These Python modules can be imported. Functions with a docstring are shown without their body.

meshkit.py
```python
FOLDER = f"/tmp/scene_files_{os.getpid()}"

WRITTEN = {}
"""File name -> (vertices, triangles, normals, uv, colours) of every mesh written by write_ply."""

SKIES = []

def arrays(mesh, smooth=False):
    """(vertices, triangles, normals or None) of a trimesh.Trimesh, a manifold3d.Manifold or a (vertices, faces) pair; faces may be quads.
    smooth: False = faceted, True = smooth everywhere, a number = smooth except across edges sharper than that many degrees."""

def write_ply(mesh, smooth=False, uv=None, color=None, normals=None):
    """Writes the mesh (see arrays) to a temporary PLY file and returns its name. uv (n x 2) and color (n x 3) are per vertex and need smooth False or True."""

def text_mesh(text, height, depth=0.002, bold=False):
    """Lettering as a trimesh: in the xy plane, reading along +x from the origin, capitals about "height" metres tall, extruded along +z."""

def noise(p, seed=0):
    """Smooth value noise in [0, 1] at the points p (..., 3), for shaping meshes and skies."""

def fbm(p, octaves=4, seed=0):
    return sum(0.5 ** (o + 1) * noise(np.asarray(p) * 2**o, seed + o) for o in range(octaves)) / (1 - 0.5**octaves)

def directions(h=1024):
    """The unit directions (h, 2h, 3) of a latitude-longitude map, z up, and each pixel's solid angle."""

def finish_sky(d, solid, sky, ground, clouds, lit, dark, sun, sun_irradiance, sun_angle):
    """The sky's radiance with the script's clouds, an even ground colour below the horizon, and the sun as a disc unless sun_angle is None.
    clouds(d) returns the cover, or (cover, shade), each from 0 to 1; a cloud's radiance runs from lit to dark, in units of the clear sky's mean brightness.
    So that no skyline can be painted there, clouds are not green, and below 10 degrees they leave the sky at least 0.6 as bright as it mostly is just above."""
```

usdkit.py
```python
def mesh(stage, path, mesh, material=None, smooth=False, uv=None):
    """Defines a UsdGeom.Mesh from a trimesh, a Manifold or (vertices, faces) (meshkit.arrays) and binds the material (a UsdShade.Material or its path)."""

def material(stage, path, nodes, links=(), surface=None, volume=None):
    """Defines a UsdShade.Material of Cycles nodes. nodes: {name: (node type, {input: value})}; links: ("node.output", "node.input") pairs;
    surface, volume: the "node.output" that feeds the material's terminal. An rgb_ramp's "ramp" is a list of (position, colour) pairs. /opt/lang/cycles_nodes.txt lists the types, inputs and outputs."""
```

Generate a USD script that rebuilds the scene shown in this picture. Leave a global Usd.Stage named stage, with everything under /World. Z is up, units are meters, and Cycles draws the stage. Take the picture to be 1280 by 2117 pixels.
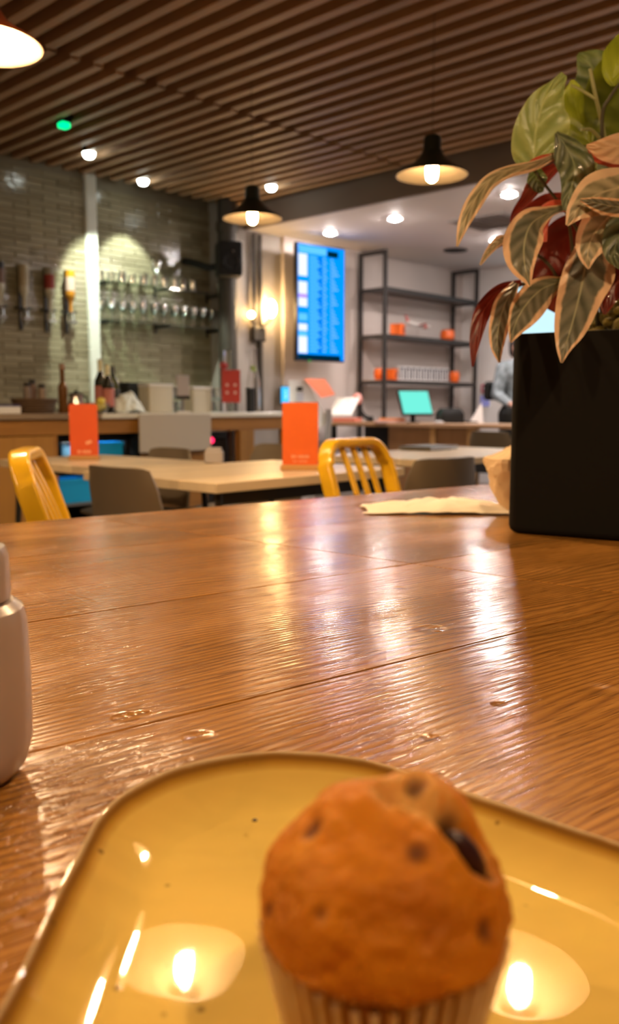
import math, numpy as np, trimesh, manifold3d as m3, usdkit, meshkit
from shapely.geometry import Polygon, LineString
from pxr import Usd, UsdGeom, UsdLux, UsdShade, Gf, Sdf

stage = Usd.Stage.CreateInMemory()
UsdGeom.SetStageUpAxis(stage, 'Z'); UsdGeom.SetStageMetersPerUnit(stage, 1.0)
UsdGeom.Xform.Define(stage, '/World'); UsdGeom.Scope.Define(stage, '/World/Looks')
rng = np.random.default_rng(7)

# ---------------------------------------------------------------- camera
# x runs along the bar wall, y towards it.  The phone is held just over the table, looking across a corner of the room.
F, PITCH, CZ = 1800.0, math.radians(6.9), 0.97
FW = np.array([.7302, .6833, 0]); FW /= np.linalg.norm(FW)
RT = np.array([FW[1], -FW[0], 0]); UP = np.array([0, 0, 1.0])
F3 = FW * math.cos(PITCH) - UP * math.sin(PITCH); U3 = FW * math.sin(PITCH) + UP * math.cos(PITCH)
CAM = np.array([0, 0, CZ])
YAW = math.degrees(math.atan2(FW[1], FW[0])) - 90          # turns local +y to the viewing direction
cam = UsdGeom.Camera.Define(stage, '/World/camera')
cam.CreateHorizontalApertureAttr(24.0); cam.CreateVerticalApertureAttr(24.0 * 2117 / 1280)
cam.CreateFocalLengthAttr(24.0 * F / 1280)
cam.CreateFStopAttr(24.0 * F / 1280 / 4.5); cam.CreateFocusDistanceAttr(0.78)
cam.CreateClippingRangeAttr((0.02, 100.0))
M = Gf.Matrix4d(*RT, 0, *U3, 0, *(-F3), 0, *CAM, 1)
cam.AddTransformOp().Set(M)
EXPOSURE = 0.5
cam.CreateExposureAttr(EXPOSURE)
BULB = 44.0         # filament bulbs of the pendant lamps
SPOT = 14.0         # white downlights
WARM, WHITE = (1.0, .66, .33), (1.0, .90, .84)

def ray(px, py): return F3 + RT * (px - 640) / F - U3 * (py - 1058.5) / F
def at_z(px, py, z): r = ray(px, py); return CAM + r * (z - CZ) / r[2]     # where a line of sight meets a plane of the room
def at_x(px, py, x): r = ray(px, py); return CAM + r * x / r[0]
def at_y(px, py, y): r = ray(px, py); return CAM + r * y / r[1]
def at_d(px, py, d): return CAM + ray(px, py) * d
def ground(r, f): return RT[:2] * r + FW[:2] * f                          # metres right of and ahead of the viewer

# ---------------------------------------------------------------- scene tree helpers
COUNT = {}
def free(parent, name):
    k = COUNT.get((parent, name), 0); COUNT[(parent, name)] = k + 1
    return f'{parent}/{name}' if k == 0 else f'{parent}/{name}_{k:03d}'
def tag(p, label=None, cat=None, group=None, kind=None):
    p = p.GetPrim() if hasattr(p, 'GetPrim') else p
    for k, v in (('label', label), ('category', cat), ('group', group), ('kind', kind)):
        if v: p.SetCustomDataByKey(k, v)
    return p
def path_of(p): return '/World' if p is None else str(p.GetPath())
def obj(name, mesh, mat, parent=None, smooth=35, uv=None, label=None, kind=None):
    m = usdkit.mesh(stage, free(path_of(parent), name), mesh, mat, smooth=smooth, uv=uv)
    tag(m, label=label, kind=kind)
    return m.GetPrim()
def thing(name, label, cat, loc=(0, 0, 0), rz=0.0, group=None, tilt=None):
    x = UsdGeom.Xform.Define(stage, free('/World', name))
    x.AddTranslateOp().Set(Gf.Vec3d(*map(float, loc))); x.AddRotateZOp().Set(float(rz))
    if tilt is not None: x.AddRotateXOp().Set(float(tilt))
    return tag(x, label, cat, group)
def dup(root, loc, rz=0.0, label=None, group=None, scale=None):
    was = root.GetCustomData()
    x = UsdGeom.Xform.Define(stage, free('/World', root.GetName().rstrip('0123456789_')))
    x.GetPrim().GetReferences().AddInternalReference(root.GetPath())
    x.ClearXformOpOrder()
    x.GetPrim().CreateAttribute('xformOp:translate', Sdf.ValueTypeNames.Double3).Set(Gf.Vec3d(*map(float, loc)))
    x.GetPrim().CreateAttribute('xformOp:rotateZ', Sdf.ValueTypeNames.Float).Set(float(rz))
    order = ['xformOp:translate', 'xformOp:rotateZ']
    if scale is not None:
        x.GetPrim().CreateAttribute('xformOp:scale', Sdf.ValueTypeNames.Float3).Set(Gf.Vec3f(*scale)); order.append('xformOp:scale')
    x.GetXformOpOrderAttr().Set(order)
    x.GetPrim().SetInstanceable(True)
    return tag(x, label or was['label'], was['category'], group or was.get('group'))
def struct(name, mesh, mat, smooth=35, parent=None):
    p = obj(name, mesh, mat, parent, smooth)
    if parent is None: tag(p, kind='structure')
    return p
def struct_root(name):
    x = UsdGeom.Xform.Define(stage, free('/World', name)); return tag(x, kind='structure')

# ---------------------------------------------------------------- shape helpers
cat = trimesh.util.concatenate
def bx(size, c=(0, 0, 0), bev=0.0, rz=0):
    s = np.array(size, float) / 2
    if bev <= 0:
        m = trimesh.creation.box(2 * s)
    else:
        b = min(bev, s.min() * .9); P = []
        for sx in (-1, 1):
            for sy in (-1, 1):
                for sz in (-1, 1):
                    for k in range(3):
                        q = s.copy() - b; q[k] = s[k]; P.append(q * (sx, sy, sz))
        m = trimesh.convex.convex_hull(np.array(P))
    if rz: m.apply_transform(trimesh.transformations.rotation_matrix(math.radians(rz), [0, 0, 1]))
    m.apply_translation(c); return m
def span(x0, x1, y0, y1, z0, z1, bev=0.0):
    return bx((x1 - x0, y1 - y0, z1 - z0), ((x0 + x1) / 2, (y0 + y1) / 2, (z0 + z1) / 2), bev)
def loft(rings, cap0=True, cap1=True):
    R = [np.asarray(r, float) for r in rings]; n = len(R[0]); V = np.vstack(R); Fc = []
    for i in range(len(R) - 1):
        a = i * n + np.arange(n); b = i * n + (np.arange(n) + 1) % n
        Fc += [np.stack([a, b, b + n], 1), np.stack([a, b + n, a + n], 1)]
    Fc = np.vstack(Fc)
    for on, off, flip in ((cap0, 0, True), (cap1, (len(R) - 1) * n, False)):
        if on:
            c = len(V); V = np.vstack([V, V[off:off + n].mean(0)])
            a = off + np.arange(n); b = off + (np.arange(n) + 1) % n
            t = np.stack([np.full(n, c), a, b], 1); Fc = np.vstack([Fc, t[:, ::-1] if flip else t])
    return trimesh.Trimesh(V, Fc, process=False)
def lathe(prof, n=28, c=(0, 0, 0), caps=(True, True)):
    t = np.linspace(0, 2 * np.pi, n, endpoint=False)
    m = loft([np.stack([r * np.cos(t), r * np.sin(t), np.full(n, z)], 1) for r, z in prof], *caps)
    m.apply_translation(c); return m
def spline(P, n):
    P = np.asarray(P, float); k = len(P)
    if k == 2: t = np.linspace(0, 1, n)[:, None]; return P[0] * (1 - t) + P[1] * t
    Q = np.vstack([2 * P[0] - P[1], P, 2 * P[-1] - P[-2]]); out = []
    for s in np.linspace(0, k - 1, n):
        i = min(int(s), k - 2); t = s - i; a, b, c, d = Q[i:i + 4]
        out.append(.5 * (2 * b + (c - a) * t + (2 * a - 5 * b + 4 * c - d) * t * t + (3 * b - a - 3 * c + d) * t ** 3))
    return np.array(out)
def tube(P, r, n=8):
    P = np.asarray(P, float); T = np.gradient(P, axis=0); T /= np.linalg.norm(T, axis=1)[:, None] + 1e-12
    r = np.broadcast_to(r, (len(P),)); ref = np.array([0, 0, 1.0]) if abs(T[0, 2]) < .9 else np.array([1.0, 0, 0])
    N = np.cross(T[0], ref); N /= np.linalg.norm(N); rings = []; a = np.linspace(0, 2 * np.pi, n, endpoint=False)
    for p, t, rr in zip(P, T, r):
        N = N - t * (N @ t); N /= np.linalg.norm(N); B = np.cross(t, N)
        rings.append(p + rr * (np.cos(a)[:, None] * N + np.sin(a)[:, None] * B))
    return loft(rings)
def rrect(w, h, r, k=4):
    P = []
    for cx, cy, a0 in ((w/2-r, h/2-r, 0), (-w/2+r, h/2-r, 90), (-w/2+r, -h/2+r, 180), (w/2-r, -h/2+r, 270)):
        for i in range(k + 1):
            a = math.radians(a0 + 90 * i / k); P.append((cx + r * math.cos(a), cy + r * math.sin(a)))
    return np.array(P)
def sweep(P, prof, B):
    """prof (m x 2) carried along P, in the plane that B is the normal of."""
    P = np.asarray(P, float); B = np.asarray(B, float); T = np.gradient(P, axis=0); T /= np.linalg.norm(T, axis=1)[:, None]
    rings = []
    for p, t in zip(P, T):
        b = B - t * (B @ t); b /= np.linalg.norm(b); N = np.cross(b, t)
        rings.append(p + prof[:, :1] * N + prof[:, 1:] * b)
    return loft(rings)
def sheet(G, th):
    """A grid of points (a x b x 3) made into a closed shell th thick."""
    G = np.asarray(G, float); a, b = G.shape[:2]
    N = np.cross(np.gradient(G, axis=0), np.gradient(G, axis=1)); N /= np.linalg.norm(N, axis=2, keepdims=True) + 1e-12
    V = np.vstack([(G + N * th / 2).reshape(-1, 3), (G - N * th / 2).reshape(-1, 3)]); Fc = []; o = a * b
    I = np.arange(o).reshape(a, b)
    q = np.stack([I[:-1, :-1], I[1:, :-1], I[1:, 1:], I[:-1, 1:]], -1).reshape(-1, 4)
    Fc += [q[:, [0, 1, 2]], q[:, [0, 2, 3]], (q + o)[:, [2, 1, 0]], (q + o)[:, [3, 2, 0]]]
    ring = np.concatenate([I[0, :], I[1:, -1], I[-1, -2::-1], I[-2:0:-1, 0]]); r2 = np.roll(ring, -1)
    Fc += [np.stack([ring, r2, r2 + o], 1), np.stack([ring, r2 + o, ring + o], 1)]
    m = trimesh.Trimesh(V, np.vstack(Fc), process=False); m.fix_normals(); return m
def turned(m, deg, axis=(0, 0, 1), at=(0, 0, 0)):
    m = m.copy(); m.apply_transform(trimesh.transformations.rotation_matrix(math.radians(deg), axis, at)); return m
def moved(m, c): m = m.copy(); m.apply_translation(c); return m
def ball(r, c=(0, 0, 0), sub=2, s=(1, 1, 1)):
    m = trimesh.creation.icosphere(sub, r); m.apply_scale(s); m.apply_translation(c); return m

# ---------------------------------------------------------------- materials
LK = '/World/Looks/'
def mat(name, color, rough=.5, metal=0.0, vary=0.0, nscale=6.0, bump=0.0, bscale=60.0, **kw):
    n = {'p': ('principled_bsdf', {'base_color': color, 'roughness': rough, 'metallic': metal, **kw})}; l = []
    if vary or bump: n['g'] = ('texture_coordinate', {})
    if vary:
        c = np.array(color)
        n['n'] = ('noise_texture', {'scale': nscale, 'detail': 4.0})
        n['r'] = ('rgb_ramp', {'ramp': [(.3, tuple(c * (1 - vary))), (.7, tuple(np.minimum(c * (1 + vary), 1)))]})
        l += [('g.object', 'n.vector'), ('n.fac', 'r.fac'), ('r.color', 'p.base_color')]
    if bump:
        n['bn'] = ('noise_texture', {'scale': bscale, 'detail': 3.0}); n['b'] = ('bump', {'strength': 1.0, 'distance': bump})
        l += [('g.object', 'bn.vector'), ('bn.fac', 'b.height'), ('b.normal', 'p.normal')]
    return usdkit.material(stage, LK + name, n, l, surface='p.BSDF')
def glow(name, color, strength):
    return usdkit.material(stage, LK + name, {'e': ('emission', {'color': color, 'strength': strength})}, surface='e.emission')
def glass(name, color=(1, 1, 1), rough=0.0, ior=1.45):
    return usdkit.material(stage, LK + name, {'p': ('principled_bsdf', {'base_color': color, 'roughness': rough, 'ior': ior, 'transmission_weight': 1.0})}, surface='p.BSDF')
def wood(name, light, dark, axis='x', scale=1.0, rough=.4, coat=0.0, contrast=1.0, pore=0.0):
    """Straight-grained wood, the grain along the object's own axis; every piece gets its own figure."""
    st = {'x': (.5, 9, 9), 'y': (9, .5, 9), 'z': (9, 9, .5)}[axis]
    n = {'t': ('texture_coordinate', {}), 'o': ('object_info', {}),
         'k': ('vector_math', {'math_type': 'scale', 'vector1': (7.3, 3.1, 5.7), 'scale': 9.0}),
         'rs': ('vector_math', {'math_type': 'scale', 'scale': 40.0, 'vector1': (1, .7, .4)}),
         'a': ('vector_math', {'math_type': 'add'}),
         'm': ('mapping', {'scale': tuple(scale * s for s in st)}),
         'n': ('noise_texture', {'scale': 1.6, 'detail': 6.0, 'roughness': .6, 'distortion': .6}),
         'r': ('rgb_ramp', {'ramp': [(.5 - .22 / contrast, dark), (.5 + .2 / contrast, light)]}),
         'v': ('map_range', {'from_min': 0.0, 'from_max': 1.0, 'to_min': .82, 'to_max': 1.12}),
         'h': ('hsv', {}),
         'p': ('principled_bsdf', {'roughness': rough, 'coat_weight': coat, 'coat_roughness': .15})}
    l = [('t.object', 'a.vector1'), ('o.random', 'rs.scale'), ('rs.vector', 'a.vector2'), ('a.vector', 'm.vector'), ('m.vector', 'n.vector'), ('n.fac', 'r.fac'),
         ('o.random', 'v.value'), ('v.result', 'h.value'), ('r.color', 'h.color'), ('h.color', 'p.base_color')]
    del n['k']
    return usdkit.material(stage, LK + name, n, l, surface='p.BSDF')

m_wall_pale = mat('wall_pale', (.60, .52, .48), .7, vary=.03, nscale=1.5)
m_wall_white = mat('wall_white', (.74, .70, .69), .6)
m_wall_warm = mat('wall_warm', (.34, .25, .18), .8, vary=.1)
m_ceil_white = mat('ceiling_white', (.66, .60, .58), .7)
m_black_void = mat('ceiling_void', (.025, .016, .01), .9)
m_bulkhead = mat('bulkhead_brown', (.26, .20, .17), .7)
m_floor = mat('floor_grey', (.16, .14, .13), .45, vary=.2, nscale=3)
m_slat = wood('slat_wood', (.47, .285, .155), (.35, .20, .105), 'y', 1.0, .55, contrast=.8)
m_black = mat('black_plastic', (.008, .007, .006), .5, specular_ior_level=.3)
m_blackmetal = mat('black_metal', (.02, .019, .018), .4, .3)
m_darksteel = mat('dark_steel_frame', (.026, .021, .019), .55, .1)
m_bronze = mat('bronze_column', (.050, .040, .028), .55, 0, vary=.25)
m_greypanel = mat('grey_plaster', (.34, .30, .265), .7, vary=.06)
m_grout = mat('grout', (.24, .205, .135), .8)
m_chrome = mat('chrome', (.75, .75, .75), .15, 1.0)
m_steel = mat('brushed_steel', (.45, .44, .42), .35, 1.0)
m_glass = glass('clear_glass')
def thin_glass(name, tint=(.985, .99, .985), base=.20, rough=.10):
    return usdkit.material(stage, LK + name, {'f': ('fresnel', {'IOR': 1.5}), 'm': ('math', {'math_type': 'multiply_add', 'value2': 1.5, 'value3': base}), 't': ('transparent_bsdf', {'color': tint}), 'g': ('glossy_bsdf', {'color': (1, 1, 1), 'roughness': rough}), 'x': ('mix_closure', {})},
                           [('f.fac', 'm.value1'), ('m.value', 'x.fac'), ('t.BSDF', 'x.closure1'), ('g.BSDF', 'x.closure2')], surface='x.closure')
m_thin = thin_glass('thin_glass')
m_greenglass = glass('green_glass', (.12, .2, .04))
m_whiteplastic = mat('white_plastic', (.78, .77, .74), .4)
m_whitetop = mat('white_counter_top', (.72, .71, .62), .3)
m_orange = mat('orange_card', (.72, .12, .012), .45)
m_redcard = mat('red_card', (.52, .055, .04), .4)
m_oak = wood('oak_board', (.74, .60, .40), (.62, .48, .30), 'x', .8, .35)
m_barwood = wood('bar_wood', (.40, .185, .035), (.28, .12, .02), 'x', .7, .4)
m_barwoodv = wood('bar_wood_upright', (.42, .21, .045), (.32, .15, .03), 'z', .7, .4)
m_counterwood = wood('counter_wood', (.52, .31, .17), (.42, .24, .12), 'y', .7, .4)
m_yellow = mat('yellow_paint', (.82, .46, .012), .28, coat_weight=.4, coat_roughness=.1)
m_greyshell = mat('taupe_plastic', (.15, .118, .08), .5, bump=.0004, bscale=400)
m_lavender = mat('lavender_grey', (.34, .31, .30), .6)

# tiles: glazed, slightly uneven, each piece its own tone
m_tile = usdkit.material(stage, LK + 'tile_glaze', {
    'o': ('object_info', {}), 't': ('texture_coordinate', {}),
    'r': ('rgb_ramp', {'ramp': [(0, (.25, .215, .135)), (.5, (.30, .262, .168)), (1, (.36, .32, .215))]}),
    'n': ('noise_texture', {'scale': 22.0, 'detail': 2.0}), 'b': ('bump', {'strength': 1.0, 'distance': .0022}),
    'p': ('principled_bsdf', {'roughness': .16})},
    [('o.random', 'r.fac'), ('r.color', 'p.base_color'), ('t.object', 'n.vector'), ('n.fac', 'b.height'), ('b.normal', 'p.normal')], surface='p.BSDF')

# ---------------------------------------------------------------- the table's wood
TZ = .75
PLANK_DEG = -9.0
def table_wood():
    rot = math.radians(-PLANK_DEG)
    n = {'t': ('geometry', {}), 'm': ('mapping', {'rotation': (0, 0, rot)}), 'o': ('object_info', {}),
         'rs': ('vector_math', {'math_type': 'scale', 'scale': 1.0, 'vector1': (13.0, 4.0, 2.0)}), 'a': ('vector_math', {'math_type': 'add'})}
    l = [('t.position', 'm.vector'), ('m.vector', 'a.vector1'), ('o.random', 'rs.scale'), ('rs.vector', 'a.vector2')]
    # broad figure: growth rings, stretched along the plank and bent by a slow noise (cathedrals)
    n['ms'] = ('mapping', {'scale': (1.1, 3.4, 1)}); l += [('a.vector', 'ms.vector')]
    n['slow'] = ('noise_texture', {'scale': 1.5, 'detail': 2.0}); l += [('ms.vector', 'slow.vector')]
    n['rm'] = ('math', {'math_type': 'multiply', 'value2': 34.0}); l += [('slow.fac', 'rm.value1')]
    n['sep'] = ('separate_xyz', {}); l += [('a.vector', 'sep.vector')]
    n['ry'] = ('math', {'math_type': 'multiply_add', 'value2': 230.0}); l += [('sep.y', 'ry.value1'), ('rm.value', 'ry.value3')]
    n['rf'] = ('math', {'math_type': 'fraction'}); l += [('ry.value', 'rf.value1')]
    n['rp'] = ('math', {'math_type': 'pingpong', 'value2': 1.0}); l += [('ry.value', 'rp.value1')]
    # fine fibres
    n['mf'] = ('mapping', {'scale': (7, 330, 1)}); l += [('a.vector', 'mf.vector')]
    n['fib'] = ('noise_texture', {'scale': 1.0, 'detail': 3.0, 'roughness': .6}); l += [('mf.vector', 'fib.vector')]
    n['mp'] = ('mapping', {'scale': (26, 620, 1)}); l += [('a.vector', 'mp.vector')]
    n['por'] = ('noise_texture', {'scale': 1.0, 'detail': 1.0}); l += [('mp.vector', 'por.vector')]
    n['porr'] = ('map_range', {'from_min': .58, 'from_max': .72, 'to_min': 0.0, 'to_max': 1.0, 'clamp': True}); l += [('por.fac', 'porr.value')]
    n['porg'] = ('map_range', {'from_min': .15, 'from_max': .7, 'to_min': .25, 'to_max': 1.0, 'clamp': True}); l += [('rp.value', 'porg.value')]
    n['porm'] = ('math', {'math_type': 'multiply'}); l += [('porr.result', 'porm.value1'), ('porg.result', 'porm.value2')]
    # colour
    n['c1'] = ('rgb_ramp', {'ramp': [(0, (.13, .042, .006)), (.30, (.32, .127, .020)), (.6, (.41, .178, .032)), (1, (.49, .222, .044))]}); l += [('rp.value', 'c1.fac')]
    n['c2'] = ('rgb_ramp', {'ramp': [(.3, (.24, .092, .015)), (.68, (.49, .228, .050))]}); l += [('fib.fac', 'c2.fac')]
    n['cm'] = ('mix_color', {'fac': .42}); l += [('c1.color', 'cm.a'), ('c2.color', 'cm.b')]
    n['big'] = ('noise_texture', {'scale': 2.2, 'detail': 3.0}); l += [('ms.vector', 'big.vector')]
    n['bv'] = ('map_range', {'from_min': .3, 'from_max': .7, 'to_min': .78, 'to_max': 1.18}); l += [('big.fac', 'bv.value')]
    n['ov'] = ('map_range', {'to_min': .88, 'to_max': 1.1}); l += [('o.random', 'ov.value')]
    n['vv'] = ('math', {'math_type': 'multiply'}); l += [('bv.result', 'vv.value1'), ('ov.result', 'vv.value2')]
    n['h'] = ('hsv', {}); l += [('cm.result', 'h.color'), ('vv.value', 'h.value')]
    n['cd'] = ('mix_color', {'blend_type': 'multiply', 'b': (.42, .34, .28)}); l += [('h.color', 'cd.a'), ('porm.value', 'cd.fac')]
    # worn scratches across the grain
    n['msc'] = ('mapping', {'rotation': (0, 0, .9), 'scale': (2.2, 55, 1)}); l += [('t.position', 'msc.vector')]
    n['scr'] = ('noise_texture', {'scale': 1.0, 'detail': 1.0}); l += [('msc.vector', 'scr.vector')]
    n['scm'] = ('map_range', {'from_min': .70, 'from_max': .74, 'to_min': 0.0, 'to_max': 1.0, 'clamp': True}); l += [('scr.fac', 'scm.value')]
    # relief: pores and rings sunk a little, long ripples from the saw across the board
    n['hs'] = ('math', {'math_type': 'multiply', 'value2': -.55}); l += [('porm.value', 'hs.value1')]
    n['hr'] = ('math', {'math_type': 'multiply_add', 'value2': .22}); l += [('rp.value', 'hr.value1'), ('hs.value', 'hr.value3')]
    n['hf'] = ('math', {'math_type': 'multiply_add', 'value2': .30}); l += [('fib.fac', 'hf.value1'), ('hr.value', 'hf.value3')]
    n['mw'] = ('mapping', {'scale': (9, 30, 1)}); l += [('a.vector', 'mw.vector')]
    n['wav'] = ('noise_texture', {'scale': 1.0, 'detail': 2.0}); l += [('mw.vector', 'wav.vector')]
    n['hw'] = ('math', {'math_type': 'multiply_add', 'value2': 1.3}); l += [('wav.fac', 'hw.value1'), ('hf.value', 'hw.value3')]
    n['hx'] = ('math', {'math_type': 'multiply_add', 'value2': -.5}); l += [('scm.result', 'hx.value1'), ('hw.value', 'hx.value3')]
    last = 'hx.value'
    def near(k, p, r0, r1, v):
        n[f'd{k}'] = ('vector_math', {'math_type': 'distance', 'vector2': tuple(map(float, p))}); n[f'e{k}'] = ('map_range', {'range_type': 'smoothstep', 'from_min': r0, 'from_max': r1, 'to_min': v, 'to_max': 0.0})
        l.extend([('t.position', f'd{k}.vector1'), (f'd{k}.value', f'e{k}.value')]); return f'e{k}.result'
    # dents and small knots worn into the boards
    for k, (px, py, r, v) in enumerate(((262, 1482, .013, -4.5), (296, 1474, .008, -3.0), (412, 1522, .013, -4.0), (890, 1300, .020, -2.5), (905, 1303, .008, 2.0), (826, 1215, .010, -2.0), (1236, 1425, .020, -2.5), (760, 1385, .006, -1.5), (1030, 1455, .007, -2.5), (890, 1525, .008, -2.2))):
        o = near(k, at_z(px, py, TZ), 0.0, r, v); n[f'q{k}'] = ('math', {'math_type': 'add'}); l += [(last, f'q{k}.value1'), (o, f'q{k}.value2')]; last = f'q{k}.value'
    # saw marks across the grain at the left, and crackled varnish by the plate
    n['msw'] = ('mapping', {'scale': (210, 9, 1)}); n['saw'] = ('noise_texture', {'scale': 1.0, 'detail': 2.0}); l += [('m.vector', 'msw.vector'), ('msw.vector', 'saw.vector')]
    o = near('s', at_z(70, 1185, TZ), .12, .34, 1.3); n['sw'] = ('math', {'math_type': 'multiply_add'}); l += [('saw.fac', 'sw.value1'), (o, 'sw.value2'), (last, 'sw.value3')]; last = 'sw.value'
    n['mck'] = ('mapping', {'rotation': (0, 0, -.5), 'scale': (60, 170, 1)}); n['crk'] = ('noise_texture', {'scale': 1.0, 'detail': 3.0, 'roughness': .6}); n['crr'] = ('map_range', {'from_min': .34, 'from_max': .5, 'to_min': -1.0, 'to_max': 0.0, 'clamp': True}); l += [('a.vector', 'mck.vector'), ('mck.vector', 'crk.vector'), ('crk.fac', 'crr.value')]
    o = near('c', at_z(60, 1730, TZ), .04, .15, 1.8); n['cw'] = ('math', {'math_type': 'multiply_add'}); l += [('crr.result', 'cw.value1'), (o, 'cw.value2'), (last, 'cw.value3')]; last = 'cw.value'
    n['b'] = ('bump', {'strength': 1.0, 'distance': .0007}); l += [(last, 'b.height')]
    n['rg'] = ('map_range', {'from_min': .3, 'from_max': .7, 'to_min': .15, 'to_max': .23}); l += [('big.fac', 'rg.value')]
    n['p'] = ('principled_bsdf', {'specular_ior_level': .5}); l += [('cd.result', 'p.base_color'), ('rg.result', 'p.roughness'), ('b.normal', 'p.normal')]
    return usdkit.material(stage, LK + 'worn_oak', n, l, surface='p.BSDF')
m_table = table_wood()

# ================================================================ THE SETTING
struct('floor', span(-3.0, 9.8, -3.5, 6.9, -.1, 0), m_floor)
ZC, ZW, XB = 2.87, 2.67, 5.9          # underside of the slats, of the white ceiling, and where one ends and the other begins
ceil = struct_root('ceiling')
obj('backing_board', span(-3.0, XB + .05, -3.5, 6.9, 3.16, 3.2), m_black_void, ceil)
PIT = .147
for i in range(61):
    x = -2.95 + i * PIT
    if x > XB - .05: break
    near = span(x - .03, x + .03, -3.45, 4.37, ZC, ZC + .11, .003)
    xf = x + .04
    far = span(xf - .03, xf + .03, 4.41, 6.44, ZC, ZC + .11, .003)
    obj('slat', near, m_slat, ceil, smooth=False); obj('slat', far, m_slat, ceil, smooth=False)
obj('carrier_rail', span(-2.95, XB - .03, 4.36, 4.42, ZC + .09, ZC + .15), m_black, ceil)
for yy in (-2.0, -.3, 1.4, 2.9, 5.7):
    obj('carrier_rail', span(-2.95, XB - .03, yy - .02, yy + .02, ZC + .112, ZC + .15), m_black, ceil)
wc = struct_root('ceiling')
obj('plaster_panel', span(XB + .02, 9.75, -3.5, 6.9, ZW, ZW + .05), m_ceil_white, wc)
struct('trim_1', span(XB, XB + .04, -3.5, 6.44, ZW - .005, 3.2), m_bulkhead)       # bulkhead where the white ceiling steps down

YL, YR, YT = 6.45, 6.62, 6.35
def tiled_wall(name, x0, x1, y, z0, z1, xplain=None):
    w = struct_root(name)
    obj('backing', span(xplain if xplain is not None else x0, x1, y + .012, y + .2, 0, 3.2), m_grout, w)
    tw, th = .26, .047; k = 0
    for r in range(int((z1 - z0) / th)):
        z = z0 + r * th; off = 0 if r % 2 else tw / 2
        x = x0 - off
        while x < x1 - 1e-6:
            a, b = max(x, x0) + .0015, min(x + tw, x1) - .0015
            if b - a > .01:
                d = rng.uniform(-.0012, .0012)
                m = span(a, b, y - .002 + d, y + .014, z + .0015, z + th - .0015, .003)
                obj('tile', m, m_tile, w, smooth=False)
            x += tw
    return w
tiled_wall('wall_bar_left', 2.75, 4.17, YL, .95, 2.85, -3.0)
tiled_wall('wall_bar_right', 4.27, 5.72, YR, .95, 2.85, 4.17)
struct('trim_2', span(4.165, 4.27, YL - .03, YR + .01, .9, 3.1, .006), mat('white_profile', (.72, .74, .66), .35))
struct('wall_grey', span(5.66, 6.41, 6.39, 6.9, 0, 3.1), m_greypanel)
struct('wall_screen', span(6.41, 9.75, YT, 6.9, 0, 2.75), m_wall_pale)
struct('wall_right', span(9.65, 9.75, -3.5, 6.5, 0, 2.75), m_wall_white)
struct('wall_left', span(-3.1, -3.0, -3.5, 6.5, 0, 3.2), m_wall_warm)
struct('wall_behind', span(-3.0, 9.7, -3.6, -3.5, 0, 3.2), m_wall_warm)

# ---------------------------------------------------------------- round dark column with a speaker
c = thing('column', 'dark bronze round column at the right end of the tiled bar wall', 'column', (5.62, 6.32, 0))
obj('shaft', lathe([(.088, 0), (.088, ZC + .02)], 28), m_bronze, c)
obj('collar', lathe([(.10, 2.60), (.105, 2.62), (.105, 2.66), (.10, 2.68)], 28), m_bronze, c)

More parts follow.
